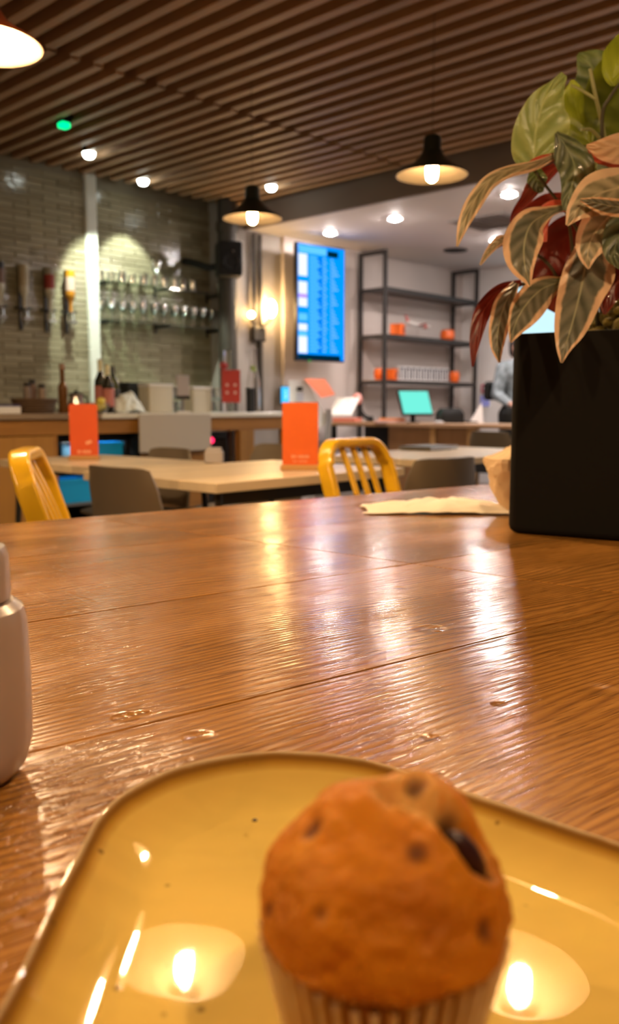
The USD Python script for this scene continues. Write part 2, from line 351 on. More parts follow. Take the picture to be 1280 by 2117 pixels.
# ================================================================ LAMPS
def pendant(label, loc, shade_mat, power, first=None, group=None):
    t = thing('pendant_lamp', label, 'lamp', loc, 0, group)
    out = [(.182, 0), (.180, .004), (.155, .022), (.115, .045), (.078, .075), (.055, .105), (.046, .125), (.044, .180), (.036, .192), (.012, .196)]
    inn = [(max(r - .004, .004), z - .003) for r, z in out[:-2]]
    inn[0] = (.179, -.001)
    n = 40; tt = np.linspace(0, 2 * np.pi, n, endpoint=False)
    ring = lambda r, z: np.stack([r * np.cos(tt), r * np.sin(tt), np.full(n, z)], 1)
    obj('shade', loft([ring(*p) for p in [(.179, -.001)] + out], False, True), shade_mat, t)
    im = loft([ring(*p) for p in inn], False, True); im.invert()
    obj('shade_lining', im, m_lining if power is g_bulb else m_lining_near, t, label='cream inner face of the shade')
    h = obj('bulb_holder', lathe([(.022, .085), (.022, .16)], 16), m_blackmetal, t)
    obj('bulb', lathe([(.010, .086), (.024, .070), (.031, .045), (.031, .005), (.026, -.020), (.012, -.032), (.002, -.034)], 20), power, t, label='glowing tubular filament bulb')
    obj('cord', tube([(0, 0, .19), (0, 0, .5), (0, 0, 3.16 - loc[2])], .002, 6), m_cord, t)
    return t
m_cord = mat('brown_cord', (.12, .07, .04), .6)
m_lining_near = mat('aged_enamel', (.17, .13, .085), .7)
m_lining = mat('cream_enamel', (.26, .20, .125), .7)
m_shade_black = mat('black_green_enamel', (.012, .016, .010), .35)
m_shade_rust = mat('rust_enamel', (.36, .07, .02), .4)
g_bulb = glow('bulb_glow', WARM, BULB)
g_bulb_near = glow('bulb_glow_near', (1, .68, .37), 590.0)
pendant('black bell pendant lamp with a lit bulb, the smaller one above the bar tables', (3.763, 3.997, 2.105), m_shade_black, g_bulb)
pendant('black bell pendant lamp with a lit bulb, hanging just left of the potted plant', (3.763, 2.674, 2.13), m_shade_black, g_bulb)
pendant('rust coloured pendant lamp glaring white, cut by the top left corner', (1.45, 2.79, 2.125), m_shade_rust, g_bulb_near)
for q in ((1.45, 1.85), (2.06, 1.12), (-.85, 2.79), (-.85, 1.42), (.2, -.6)):         # unseen lamps: first two read from plate reflections, the rest added for light
    pendant('rust coloured pendant lamp, unseen, put in as a light source', (*q, 2.125), m_shade_rust, g_bulb_near, group='unseen pendant lamps beyond the frame')

g_spot = glow('spot_glow', (.92, 1.0, .93), SPOT)
g_down = glow('downlight_glow', WHITE, 520.0)
def slat_spot(label, p, face, z=ZC - .012, beam=0, aim=0):
    t = thing('spotlight', label, 'light', (p[0], p[1], z))
    obj('can', lathe([(.046, .012), (.05, .015), (.05, .12), (.04, .13)], 20), m_black, t)
    obj('lens', lathe([(.002, -.030), (.028, -.026), (.042, -.010), (.046, .013)], 20), face, t, label='lit lens')
    if beam:
        lt = UsdLux.SphereLight.Define(stage, str(t.GetPath()) + '/lamp'); lt.CreateRadiusAttr(.03); lt.CreateIntensityAttr(beam); lt.CreateColorAttr(Gf.Vec3f(.88, 1.0, .84))
        sh = UsdLux.ShapingAPI.Apply(lt.GetPrim()); sh.CreateShapingConeAngleAttr(32.0); sh.CreateShapingConeSoftnessAttr(.25)
        lt.AddTranslateOp().Set(Gf.Vec3d(0, 0, -.07)); lt.AddRotateXOp().Set(18.0); lt.AddRotateYOp().Set(float(aim))
    return t
slat_spot('small white ceiling spotlight nearest the green indicator light', at_z(184, 316, ZC), g_spot, beam=3600, aim=-27)
slat_spot('small white ceiling spotlight right above the bright upright trim', (4.62, 6.25), g_spot, beam=1500, aim=-4)
slat_spot('small white ceiling spotlight close beside the smaller black pendant lamp', at_z(561, 385, ZC), g_spot)
t = thing('indicator_light', 'small square green indicator light among the ceiling slats', 'light', (*at_z(132, 249, ZC)[:2], ZC - .02))
obj('housing', bx((.08, .08, .10), (0, 0, .055), .004), m_black, t)
obj('lens', bx((.066, .066, .035), (0, 0, -.012), .008), glow('green_glow', (.0, 1.0, .28), 1.3), t, label='green lit lens')
def downlight(lab, p, group=None):
    t = thing('downlight', lab, 'light', (p[0], p[1], ZW), 0, group)
    obj('rim', lathe([(.058, -.001), (.07, -.004), (.07, -.010), (.062, -.016), (.056, -.012)], 28, caps=(False, False)), m_whiteplastic, t)
    obj('lens', lathe([(.002, -.030), (.03, -.026), (.056, -.010), (.056, -.002)], 28), g_down, t, label='lit lens')
for (px, py), lab in (((683, 480), 'round recessed downlight in the white ceiling nearest the departures screen'),
                      ((817, 450), 'round recessed downlight in the white ceiling under the right pendant lamp'),
                      ((1053, 400), 'round recessed downlight in the white ceiling beside the drooping left leaf'),
                      ((1026, 495), 'round recessed downlight in the white ceiling behind the small pointed leaf')):
    p = at_z(px, py, ZW)
    downlight(lab, p)
for q in ((8.1, 3.75), (8.1, 2.5), (6.5, 2.6), (6.5, 1.4), (8.1, 1.3)):  # unseen downlights added to light the part under the white ceiling
    downlight('round recessed downlight added unseen in the white ceiling as a light source', q, 'added downlights beyond the frame')
p = at_z(942, 516, ZW)
t = thing('ceiling_speaker', 'dark round fitting in the white ceiling above the shelf', 'ceiling fitting', (p[0], p[1], ZW))
obj('ring', lathe([(.10, -.002), (.13, -.006), (.13, -.014), (.10, -.018)], 24, caps=(False, False)), m_darksteel, t)
obj('grille', lathe([(.002, -.022), (.06, -.018), (.10, -.014), (.10, -.004)], 24), m_black, t)
p = at_z(1018, 457, ZW)
t = thing('ceiling_vent', 'grey square air vent in the white ceiling behind the leaves', 'vent', (p[0], p[1], ZW))
obj('frame', cat([span(-.30, .30, s * .28 - .02, s * .28 + .02, -.015, -.001) for s in (-1, 1)] + [span(s * .28 - .02, s * .28 + .02, -.26, .26, -.015, -.001) for s in (-1, 1)]), mat('vent_grey', (.33, .30, .29), .6), t)
for k in range(7):
    obj('louvre', turned(bx((.52, .05, .004), (0, 0, 0)), 25, (1, 0, 0)).apply_translation((0, -.225 + k * .075, -.012)), mat('vent_louvre', (.30, .27, .26), .6) if k == 0 else LK + 'vent_louvre', t)

# globe lamp on pipework, on the grey wall
LX, LY = 6.142, 6.284
t = thing('pipe_wall_lamp', 'twin globe wall lamp on black pipework on the grey wall', 'lamp', (6.05, 6.39, 0))
obj('conduit', tube([(-.06, -.035, 1.75), (-.06, -.035, 2.64)], .02, 10), m_bronze, t)
obj('conduit', tube([(.03, -.035, 1.75), (.03, -.035, 2.64)], .02, 10), m_bronze, t)
obj('junction_box', bx((.17, .06, .14), (0, -.035, 1.68), .012), m_bronze, t)
obj('lower_pipe', bx((.045, .045, .78), (.03, -.03, 1.24), .006), m_bronze, t)
obj('arm', tube(spline([(.02, -.05, 1.74), (.05, -.09, 1.78), (.09, -.11, 1.82), (.10, -.11, 1.85)], 10), .013, 8), m_bronze, t)
obj('arm', tube(spline([(-.04, -.05, 1.74), (-.08, -.05, 1.76), (-.11, -.06, 1.79), (-.115, -.06, 1.815)], 10), .013, 8), m_bronze, t)
obj('globe', ball(.058, (.10, -.11, 1.93), 3, (.95, .95, 1.5)), glow('globe_glow', (1, .64, .27), 85.0), t, label='bright frosted globe')
obj('globe', ball(.034, (-.115, -.06, 1.86), 3), glow('globe_glow_small', (1, .60, .22), 26.0), t, label='smaller, dimmer globe')

# ================================================================ BAR
BY = 5.0
bar = thing('bar_counter', 'wooden bar counter with open bays along the tiled wall', 'counter', (0, 0, 0))
obj('counter_top', span(1.6, 3.30, BY - .03, 5.62, .89, .925, .004), wood('counter_top_wood', (.36, .27, .18), (.26, .18, .11), 'x', .7, .35), bar)
obj('counter_top', span(3.30, 5.12, BY - .03, 5.62, .89, .925, .004), m_whitetop, bar, label='white counter top')
obj('top_rail', span(1.6, 5.1, BY, BY + .04, .79, .89, .003), m_barwood, bar)
for a, b in ((1.6, 2.25), (2.26, 2.955)):
    obj('front_panel', span(a, b, BY + .005, BY + .03, .10, .785, .003), m_barwoodv, bar)
obj('front_panel', span(3.63, 4.215, BY + .005, BY + .03, .10, .785, .003), m_barwood, bar)
obj('post', span(4.555, 4.705, BY - .005, BY + .06, 0, .79, .003), m_barwoodv, bar)
obj('post', span(5.04, 5.1, BY - .005, BY + .06, 0, .79, .003), m_barwoodv, bar)
obj('divider', span(2.955, 2.985, BY + .01, 5.6, .0, .88), m_barwood, bar)
obj('divider', span(3.60, 3.63, BY + .01, 5.6, .0, .88), m_black, bar)
obj('divider', span(4.215, 4.235, BY + .01, 5.6, .0, .88), m_barwood, bar)
obj('back_panel', span(1.6, 5.1, 5.6, 5.62, 0, .88), m_black, bar)
obj('plinth', span(1.6, 5.1, BY + .06, BY + .09, 0, .10), m_black, bar)
p = obj('flap', span(3.585, 4.225, BY - .052, BY - .034, .652, .918, .004), mat('flap_white', (.50, .46, .385), .5), label=None)
tag(p, 'white flap panel hanging at the front of the bar', 'panel')
# drinks fridge in the left bay
fr = thing('drinks_fridge', 'dark open drinks fridge in the bar bay behind the left menu stand', 'fridge', (3.29, 5.1, .02))
obj('body', cat([span(-.30, .30, .42, .46, 0, .80), span(-.30, -.28, 0, .44, 0, .80), span(.28, .30, 0, .44, 0, .80), span(-.30, .30, 0, .44, .78, .80), span(-.30, .30, 0, .44, 0, .03)]), m_black, fr)
for z in (.30, .58): obj('wire_shelf', cat([span(-.28, .28, .02 + k * .05, .026 + k * .05, z, z + .006) for k in range(8)] + [span(-.28, .28, .015, .02, z - .012, z + .008)]), m_steel, fr)
obj('light_strip', span(-.24, .24, .03, .05, .765, .778), glow('fridge_led', (.75, .9, 1), 30.0), fr, label='LED strip added to brighten the crates')  # strip added as a light source to brighten the crates
obj('hood', span(-.279, .279, -.004, .010, .715, .779), m_black, fr)  # added lip that keeps the strip out of view
m_bluecrate = mat('blue_crate', (.01, .42, .95), .35)
def crate(label, loc, s):
    t = thing('crate', label, 'crate', loc)
    w, d, h = s
    obj('box', cat([span(-w/2, w/2, 0, .012, 0, h), span(-w/2, w/2, d-.012, d, 0, h), span(-w/2, -w/2+.012, .012, d-.012, 0, h), span(w/2-.012, w/2, .012, d-.012, 0, h), span(-w/2+.012, w/2-.012, .012, d-.012, 0, .01)]), m_bluecrate, t)
    obj('rim', cat([span(-w/2-.006, w/2+.006, -.008, 0, h-.025, h), span(-w/2-.008, -w/2, 0, d, h-.025, h), span(w/2, w/2+.008, 0, d, h-.025, h)]), m_bluecrate, t)
crate('bright blue crate on the upper fridge shelf right of the left menu stand', (3.43, 5.13, .608), (.27, .25, .12))
crate('blue crate low in the fridge, seen beneath the left table', (3.20, 5.13, .328), (.30, .25, .16))
p = at_y(132, 925, 5.25)
t = thing('can', 'pale blue drink can in the fridge left of the orange menu', 'can', (p[0], 5.22, .608))
obj('body', lathe([(.028, 0), (.033, .006), (.033, .105), (.026, .115), (.002, .115)], 20), mat('can_paleblue', (.16, .36, .50), .4), t)
obj('lid', lathe([(.026, .115), (.027, .119), (.024, .120), (.002, .117)], 20), m_chrome, t)
p = at_y(130, 890, 5.25)
t = thing('bowl', 'small steel bowl upside down on the bottles in the dark fridge', 'bowl', (p[0], 5.22, .728))
obj('shell', lathe([(.05, 0), (.048, .012), (.035, .028), (.012, .034), (.001, .034)], 20), m_steel, t)
# coffee grinder / machine in the right bay
t = thing('bar_machine', 'black machine with a red light in a steel frame under the bar', 'machine', (4.395, 5.10, .0))
obj('body', bx((.27, .30, .62), (0, .17, .42), .01), m_black, t)
obj('frame', cat([span(-.16, -.135, -.02, .02, .0, .80), span(.135, .16, -.02, .02, .0, .80), span(-.16, .16, -.02, .02, .78, .81)]), m_steel, t)
obj('indicator', ball(.024, (-.045, -.0, .715), 2), glow('red_led', (1.0, .02, .10), 2.2), t, label='red lit lamp')

# ---- things on the bar top
ZB = .925
def bottle_mesh(h, r, neck=.30, nr=.0135):
    return lathe([(r * .86, 0), (r, .006), (r, h * .56), (r * .93, h * .62), (r * .6, h * .70), (nr, h * (1 - neck) + .03), (nr, h * .985), (nr + .002, h * .985), (nr + .002, h), (.002, h)], 24)
def wine(label, px, y, h, gmat, lmat, foil, rz=0, leanx=None):
    x = at_y(px, 845, y)[0]
    t = thing('wine_bottle', label, 'bottle', (x, y, ZB), rz, tilt=leanx)
    obj('bottle', bottle_mesh(h, .042), gmat, t)
    obj('paper_label', lathe([(.0425, h * .14), (.0432, h * .145), (.0432, h * .5), (.0425, h * .505)], 24, caps=(False, False)), lmat, t)
    obj('foil', lathe([(.0155, h * .78), (.0162, h * .79), (.0168, h * .99), (.012, h * 1.004), (.001, h * 1.004)], 18), foil, t)
m_dkglass = mat('dark_bottle_glass', (.012, .012, .008), .08)
m_pinklabel = mat('pink_label', (.50, .17, .14), .5)
m_creamfoil = mat('cream_foil', (.72, .68, .42), .35)
wine('dark wine bottle with a pink label, nearest the upright white trim', 209, 5.25, .37, m_dkglass, m_pinklabel, m_creamfoil)
wine('dark wine bottle with a pink label, in front of the leaning green one', 224, 5.12, .33, m_dkglass, m_pinklabel, m_creamfoil)
wine('green glass wine bottle leaning behind the two pink labelled ones', 240, 5.42, .34, mat('olive_bottle', (.045, .05, .006), .1), mat('dark_label', (.03, .03, .02), .5), m_dkglass, leanx=-6)
# lemons in a glass
t = thing('lemon_bowl', 'glass bowl of lemons in front of the wine bottles', 'bowl', (*at_y(207, 845, 5.08)[:2], ZB))
obj('bowl', lathe([(.035, 0), (.04, .004), (.055, .03), (.066, .07), (.063, .071), (.05, .03), (.03, .008), (.001, .008)], 24), m_glass, t)
m_lemon = mat('lemon_skin', (.80, .66, .10), .45, bump=.0006, bscale=200)
for k, (dx, dy, dz) in enumerate(((-.018, 0, .040), (.02, .008, .046), (.0, -.012, .082))):
    x, y = at_y(207, 845, 5.08)[:2]
    q = obj('lemon', ball(.026, (0, 0, 0), 2, (1.25, 1, 1)), m_lemon)
    UsdGeom.Xformable(q).AddTranslateOp().Set(Gf.Vec3d(x + dx, y + dy, ZB + dz))
    tag(q, f'yellow lemon {("at the left", "at the right", "on top")[k]} in the glass bowl on the bar', 'lemon', 'lemons in the bar bowl')
# crumpled white cloth
def crumple(nx, ny, w, d, h, seed, amp, edge=.25):
    u, v = np.meshgrid(np.linspace(-1, 1, nx), np.linspace(-1, 1, ny), indexing='ij')
    P = np.stack([u * 1.7 + seed, v * 1.7, np.full_like(u, seed * .7)], -1)
    n1 = meshkit.fbm(P * 1.1, 3, seed); n2 = np.abs(meshkit.fbm(P * 1.9 + 5, 3, seed + 3) - .5) * 2
    dome = np.clip(1 - (np.abs(u) ** 2.4 + np.abs(v) ** 2.4) * .85, 0, 1)
    wob = 1 + edge * (meshkit.noise(P * 2.1, seed + 9) - .5)
    X = u * w / 2 * wob; Y = v * d / 2 * (1 + edge * (meshkit.noise(P * 2.3 + 3, seed + 5) - .5))
    Z = h * dome * (.35 + .9 * n1) + amp * n2 * (.3 + dome)
    return np.stack([X, Y, Z], -1)
G = crumple(26, 26, .24, .20, .14, 3, .05); G[..., 2] += .004
p = obj('cloth', sheet(G, .004), mat('white_cloth', (.74, .82, .78), .8), smooth=50)
x, y = at_y(262, 845, 5.16)[:2]; UsdGeom.Xformable(p).AddTranslateOp().Set(Gf.Vec3d(x, y, ZB)); tag(p, 'crumpled white cloth heaped on the bar beside the wine bottles', 'cloth')
# dark box and the two white boxes
x0, x1 = at_y(271, 845, 5.45)[0], at_y(301, 845, 5.45)[0]
t = thing('dark_box', 'black box on the bar behind the crumpled cloth', 'box', ((x0 + x1) / 2, 5.54, ZB))
obj('body', bx((x1 - x0, .12, .205), (0, 0, .1025), .006), mat('blueblack', (.016, .022, .022), .5), t); obj('lid', bx((x1 - x0 + .006, .126, .02), (0, 0, .215), .004), mat('blueblack_lid', (.014, .018, .018), .4), t)
for a, b, lab, h in ((303, 352, 'wider cream white box on the bar above the hanging flap', .215), (393, 431, 'narrower cream white box on the bar right of the grey sign', .20)):
    x0, x1 = at_y(a, 845, 5.35)[0], at_y(b, 845, 5.35)[0]
    t = thing('white_box', lab, 'box', ((x0 + x1) / 2, 5.38, ZB))
    obj('body', bx((x1 - x0, .14, h - .02), (0, 0, (h - .02) / 2), .006), mat('cream_box', (.62, .58, .45), .5) if lab[0] == 'w' else LK + 'cream_box', t)
    obj('lid', bx((x1 - x0 + .008, .148, .022), (0, 0, h - .01), .005), m_whiteplastic, t)
x, y = at_y(379, 845, 5.14)[:2]
t = thing('sign_holder', 'small grey sign on a dark stand between the white boxes', 'sign', (x, y, ZB), -20)
obj('base', bx((.10, .07, .012), (0, 0, .006), .004), m_whiteplastic, t)
obj('stem', bx((.022, .012, .10), (0, 0, .06), .003), m_steel, t)
obj('bracket', bx((.108, .02, .026), (0, 0, .112), .004), m_darksteel, t)
obj('panel', bx((.098, .008, .155), (0, 0, .20), .004), mat('sign_grey', (.44, .41, .42), .5), t)
# red menu in an acrylic stand
x, y = at_y(478, 845, 5.2)[:2]
t = thing('menu_stand', 'red menu card with four white symbols in a clear holder on the bar', 'menu', (x, y, ZB), -24)
obj('holder', cat([bx((.18, .004, .34), (0, .006, .17)), bx((.18, .09, .005), (0, .02, .0025))]), m_glass, t)
cd = obj('card', bx((.152, .003, .255), (0, -.002, .205), .001), m_redcard, t)
for sx in (-1, 1):
    for z in (.155, .215):
        obj('symbol', cat([turned(bx((.026, .002, .007), (0, 0, 0)), a, (0, 1, 0)) for a in (0, 60, 120)]).apply_translation((sx * .033, -.0045, z)), mat('card_white', (.8, .62, .56), .5) if (sx, z) == (-1, .155) else LK + 'card_white', cd)
# clear bottle with a red cap beside it, tumbler, black box
x, y = at_y(471, 845, 5.45)[:2]
t = thing('clear_bottle', 'tall clear bottle with a red stopper behind the red menu', 'bottle', (x, y, ZB))
obj('bottle', bottle_mesh(.50, .045, .42, .03), m_glass, t); obj('stopper', ball(.032, (-.055, -.02, .375), 2), mat('red_stopper', (.4, .02, .02), .4), t)
x, y = at_y(525, 845, 5.4)[:2]
t = thing('water_carafe', 'clear carafe with a slice of lime on the bar before the grey wall', 'carafe', (x, y, ZB))
obj('glass', lathe([(.05, 0), (.055, .01), (.055, .25), (.04, .33), (.028, .40), (.030, .52), (.028, .52), (.025, .40), (.037, .33), (.051, .25), (.051, .014), (.001, .014)], 24), m_glass, t)
obj('lime_slice', turned(lathe([(.001, -.004), (.028, -.004), (.03, 0), (.028, .004), (.001, .004)], 20), 70, (1, 0, 0)).apply_translation((0, 0, .38)).apply_translation((0, 0, -.02)), mat('lime', (.34, .42, .06), .4), t)
x, y = at_y(518, 845, 5.2)[:2]
t = thing('payment_box', 'narrow upright black box on the bar right of the red menu', 'box', (x, y, ZB))
obj('body', bx((.062, .05, .185), (0, 0, .0925), .006), m_black, t); obj('cap', bx((.066, .054, .012), (0, 0, .19), .004), m_blackmetal, t)
# left-hand clutter
x, y = at_y(72, 845, 5.3)[:2]
t = thing('basket', 'brown wicker basket of jars on the bar left of the orange menu', 'basket', (x, y, ZB))
nb = 28; tt = np.linspace(0, 2 * np.pi, nb, endpoint=False)
for k in range(6):
    obj('wicker_ring', tube(np.stack([(.12 + .006 * k) * np.cos(np.append(tt, tt[0])) * (1 + .02 * np.cos(np.append(tt, tt[0]) * 14 + k * 3.14)), (.09 + .005 * k) * np.sin(np.append(tt, tt[0])), np.full(nb + 1, .009 + .0165 * k)], 1), .009, 6), mat('wicker', (.10, .055, .025), .7) if k == 0 else LK + 'wicker', t)
for i, (dx, dy, h, col, lab) in enumerate(((-.05, 0, .20, (.20, .15, .12), 'grey brown jar in the wicker basket, leftmost of three'), (.0, .02, .22, (.13, .07, .05), 'dark brown jar in the wicker basket, middle of three'), (.05, -.01, .19, (.24, .17, .12), 'tan brown jar in the wicker basket, rightmost of three'))):
    j = thing('jar', lab, 'jar', (x + dx, y + dy, ZB + .004))
    obj('body', lathe([(.022, 0), (.025, .006), (.025, h * .8), (.018, h * .86)], 18), mat(f'jar_{"abc"[i]}', col, .35), j); obj('lid', lathe([(.02, h * .86), (.021, h * .87), (.021, h), (.001, h)], 18), m_darksteel, j)
x, y = at_y(131, 845, 5.35)[:2]
t = thing('oil_bottle', 'brown bottle with an amber base standing on the bar behind the left menu', 'bottle', (x, y, ZB))
obj('bottle', bottle_mesh(.30, .032, .4, .016), mat('amber_glass', (.16, .07, .02), .15), t); obj('cap', lathe([(.019, .30), (.019, .335), (.001, .337)], 16), mat('tan_cap', (.34, .2, .13), .5), t)
x, y = at_y(158, 845, 5.3)[:2]
t = thing('jug', 'steel milk jug with a black handle on the bar behind the left menu', 'jug', (x, y, ZB))
obj('body', lathe([(.05, 0), (.055, .006), (.055, .05), (.045, .10), (.047, .125), (.044, .125), (.042, .10), (.05, .05), (.05, .01), (.001, .01)], 24), m_chrome, t)
obj('handle', tube(spline([(.045, 0, .115), (.085, 0, .11), (.088, 0, .06), (.053, 0, .03)], 14), .006, 8), m_black, t)
obj('lid', lathe([(.05, .125), (.05, .135), (.012, .142), (.010, .155), (.001, .157)], 24), m_black, t)
x, y = at_y(8, 845, 5.2)[:2]
t = thing('folded_napkins', 'stack of folded napkins with a blue top at the far left of the bar', 'napkins', (x, y, ZB))
obj('stack', bx((.16, .14, .045), (0, 0, .0225), .004), m_whiteplastic, t); obj('top_napkin', bx((.158, .138, .012), (0, 0, .051), .003), mat('navy_paper', (.04, .035, .13), .7), t)

# ---- optics on the left tiled wall: upturned bottles with dispensers
def optic(label, px, liq, labm, capm, zb=1.60):
    x = at_y(px, 640, YL - .09)[0]
    t = thing('upturned_bottle', label, 'bottle', (x, YL - .085, 0))
    h = .33
    b = bottle_mesh(h, .038, .3); b = turned(b, 180, (1, 0, 0)); b.apply_translation((0, 0, zb + .13 + h))
    obj('bottle', b, liq, t)
    obj('paper_label', lathe([(.0385, zb + .13 + h * .52), (.039, zb + .13 + h * .53), (.039, zb + .13 + h * .84), (.0385, zb + .13 + h * .85)], 22, caps=(False, False)), labm, t)
    obj('base_cap', lathe([(.0385, zb + .13 + h - .05), (.0392, zb + .13 + h - .045), (.0392, zb + .13 + h + .002), (.001, zb + .13 + h + .003)], 22), capm, t)
    d = obj('dispenser', lathe([(.014, zb + .135), (.028, zb + .12), (.03, zb + .06), (.02, zb + .03), (.008, zb), (.001, zb)], 20), m_glass, t)
    obj('lever', bx((.08, .012, .02), (0, -.03, zb + .05), .004), m_chrome, d)
    obj('bracket', cat([bx((.03, .012, .50), (0, .066, zb + .22), .003), bx((.11, .075, .012), (0, .03, zb + .135), .003)]), m_blackmetal, t)
m_clearliq = mat('pale_spirit', (.52, .49, .37), .25)
optic('upturned clear spirits bottle on the tiled wall at the left edge', 2, m_clearliq, mat('label_brown', (.16, .09, .06), .5), m_blackmetal)
optic('upturned clear spirits bottle on the tiled wall, with a pale label', 52, m_clearliq, mat('label_cream', (.42, .36, .24), .5), mat('cap_cream', (.40, .35, .23), .5))
optic('upturned spirits bottle on the tiled wall, with a red label', 105, m_clearliq, mat('label_red', (.30, .03, .02), .5), mat('cap_grey', (.3, .27, .2), .5))
optic('upturned spirits bottle with orange and white label, nearest the white trim', 147, mat('orange_spirit', (.50, .20, .02), .1), mat('label_white', (.62, .45, .36), .5), mat('cap_orange', (.62, .28, .01), .5))

# ---- glass shelves with glasses
def wineglass():
    return lathe([(.034, 0), (.033, .003), (.006, .006), (.004, .012), (.004, .085), (.012, .092), (.032, .115), (.038, .145), (.034, .185), (.0325, .185), (.0362, .145), (.030, .117), (.008, .096), (.001, .095)], 18)
def tumbler():
    return lathe([(.030, 0), (.032, .003), (.037, .10), (.0352, .10), (.0305, .008), (.001, .008)], 18)
SH = [(2.025, 'upper glass shelf'), (1.70, 'lower glass shelf')]
m_shelfglass = thin_glass('shelf_glass', (.80, .88, .82), .03, .05)
for z, nm in SH:
    t = thing('glass_shelf', f'clear {nm} of glasses on the tiled wall behind the bar', 'shelf', (4.99, YR, z))
    obj('pane', bx((1.40, .22, .012), (0, -.125, 0), .001), m_shelfglass, t)
    for sx in (-.62, 0, .62): obj('bracket', cat([bx((.02, .22, .012), (sx, -.115, -.0125)), bx((.02, .010, .06), (sx, -.007, -.035))]), m_blackmetal, t)
WG = {}
NTH = 'first second third fourth fifth sixth seventh eighth ninth tenth eleventh twelfth thirteenth'.split()
ROWN = {}
def nth(key): k = ROWN.get(key, 0); ROWN[key] = k + 1; return NTH[k]
def put_glass(kind, x, y, z, label, group):
    if kind not in WG:
        t = thing(kind, label, 'glass', (x, y, z), 0, group)
        obj('glass', wineglass() if kind == 'wine_glass' else tumbler(), m_thin, t); WG[kind] = t
    else:
        dup(WG[kind], (x, y, z), float(rng.uniform(0, 360)), label, group)
for si, (z, nm) in enumerate(SH):
    for i in range(12):
        for row in (0, 1):
            x = 4.36 + i * .112 + rng.uniform(-.01, .01) + .05 * row
            if si == 0:
                if i < 5 and row == 0 or (i < 12 and row == 1 and rng.uniform() < .55):
                    put_glass('tumbler', x, YR - .08 - .09 * row, z + .006, f'clear tumbler on the upper glass shelf, {("back", "front")[row]} row, {nth((si, row))} from the left', 'tumblers on the upper glass shelf')
            else:
                put_glass('wine_glass', x, YR - .08 - .09 * row, z + .006, f'clear stemmed wine glass on the lower glass shelf, {("back", "front")[row]} row, {nth((si, row))} from the left', 'wine glasses on the lower glass shelf')
x = at_y(311, 560, YR - .1)[0]
dup(WG['wine_glass'], (x, YR - .19, SH[0][0] + .006), 0, 'tall stemmed glass alone on the upper glass shelf', 'tall glass on the upper shelf', (1.25, 1.25, 1.25))
# trays of upturned glasses on the back bar
bb = thing('back_bar', 'low back bar cabinet under the glass shelves', 'cabinet', (4.95, 6.30, 0))
obj('carcass', span(-.76, .52, -.28, .28, .08, .88, .004), m_barwood, bb); obj('worktop', span(-.765, .525, -.30, .29, .88, .91, .004), m_whitetop, bb); obj('plinth', span(-.74, .50, -.24, .27, 0, .08), m_black, bb)
for k, (z, lab) in enumerate(((.91, 'glass rack tray standing on the back bar, lower of two'), (1.035, 'glass rack tray on the back bar, upper of two'))):
    t = thing('glass_tray', lab, 'tray', (4.95, 6.28, z))
    obj('tray', cat([span(-.68, .51, -.12, .12, 0, .008), span(-.68, .51, -.124, -.12, 0, .02), span(-.68, .51, .12, .124, 0, .02)]), m_shelfglass, t)
    for sx in (-.675, .505):
        for sy in (-.115, .115): obj('leg', bx((.008, .008, .117), (sx, sy, .066)), m_steel, t)
    for i in range(13):
        for row in (0, 1):
            put_glass('tumbler', 4.95 - .635 + i * .090, 6.23 + row * .09, z + .009, f'clear tumbler on the {"upper" if k else "lower"} glass rack tray, {("front", "back")[row]} row, {nth(("t", k, row))} from the left', f'tumblers on the {"upper" if k else "lower"} tray')

# ---- loudspeaker on the column
x, y, z = at_y(473, 537, 6.08)
t = thing('loudspeaker', 'black loudspeaker on a bracket at the top of the column', 'speaker', (x, y, z), -30)
obj('cabinet', loft([np.c_[rrect(.20, .19, .02), np.full(20, -.15)], np.c_[rrect(.22, .21, .02), np.full(20, -.13)], np.c_[rrect(.22, .21, .02), np.full(20, .13)], np.c_[rrect(.20, .19, .02), np.full(20, .15)]]), m_black, t)
obj('woofer', turned(lathe([(.075, 0), (.07, .006), (.03, -.006), (.001, -.002)], 24), 90, (1, 0, 0)).apply_translation((0, -.106, -.03)), m_black, t)
obj('badge', bx((.02, .004, .014), (.02, -.107, .06)), m_steel, t)
obj('bracket', tube(spline([(-.02, .10, -.02), (-.14, .17, -.05), (-.26, .30, .0), (-.35, .40, .03)], 12), .03, 8), m_black, t)
obj('column_clamp', tube([(.0, .10, .05), (.02, .20, .05)], .02, 8), m_black, t)

# ================================================================ SCREEN (departure board, portrait)
TVX, TVY, TW, TH = 6.66, 6.06, .655, 1.155
t = thing('departures_screen', 'tall portrait departures screen glowing blue on the pale wall', 'screen', (TVX, TVY, 2.005), -6)
obj('casing', bx((TW, .055, TH), (0, .034, 0), .008), m_black, t)
obj('wall_mount', cat([bx((.16, .20, .16), (0, .155, 0)), bx((.05, .03, .5), (0, .075, 0))]), m_black, t)
def scr(name, col, s): return glow('screen_' + name, col, s)
scs = {'blue': scr('blue', (.0, .27, 1.0), .95), 'sky': scr('sky', (.10, .46, 1.0), 1.0), 'white': scr('white', (.74, .80, .88), .95), 'teal': scr('teal', (.10, .48, .80), .9),
       'pale': scr('pale', (.16, .40, 1.0), 1.0), 'violet': scr('violet', (.42, .25, .95), .95), 'dark': scr('dark', (.0, .03, .06), .5), 'navy': scr('navy', (.0, .10, .50), .9), 'green': scr('green', (.10, .6, .10), .5)}
sw, sh = TW - .03, TH - .03
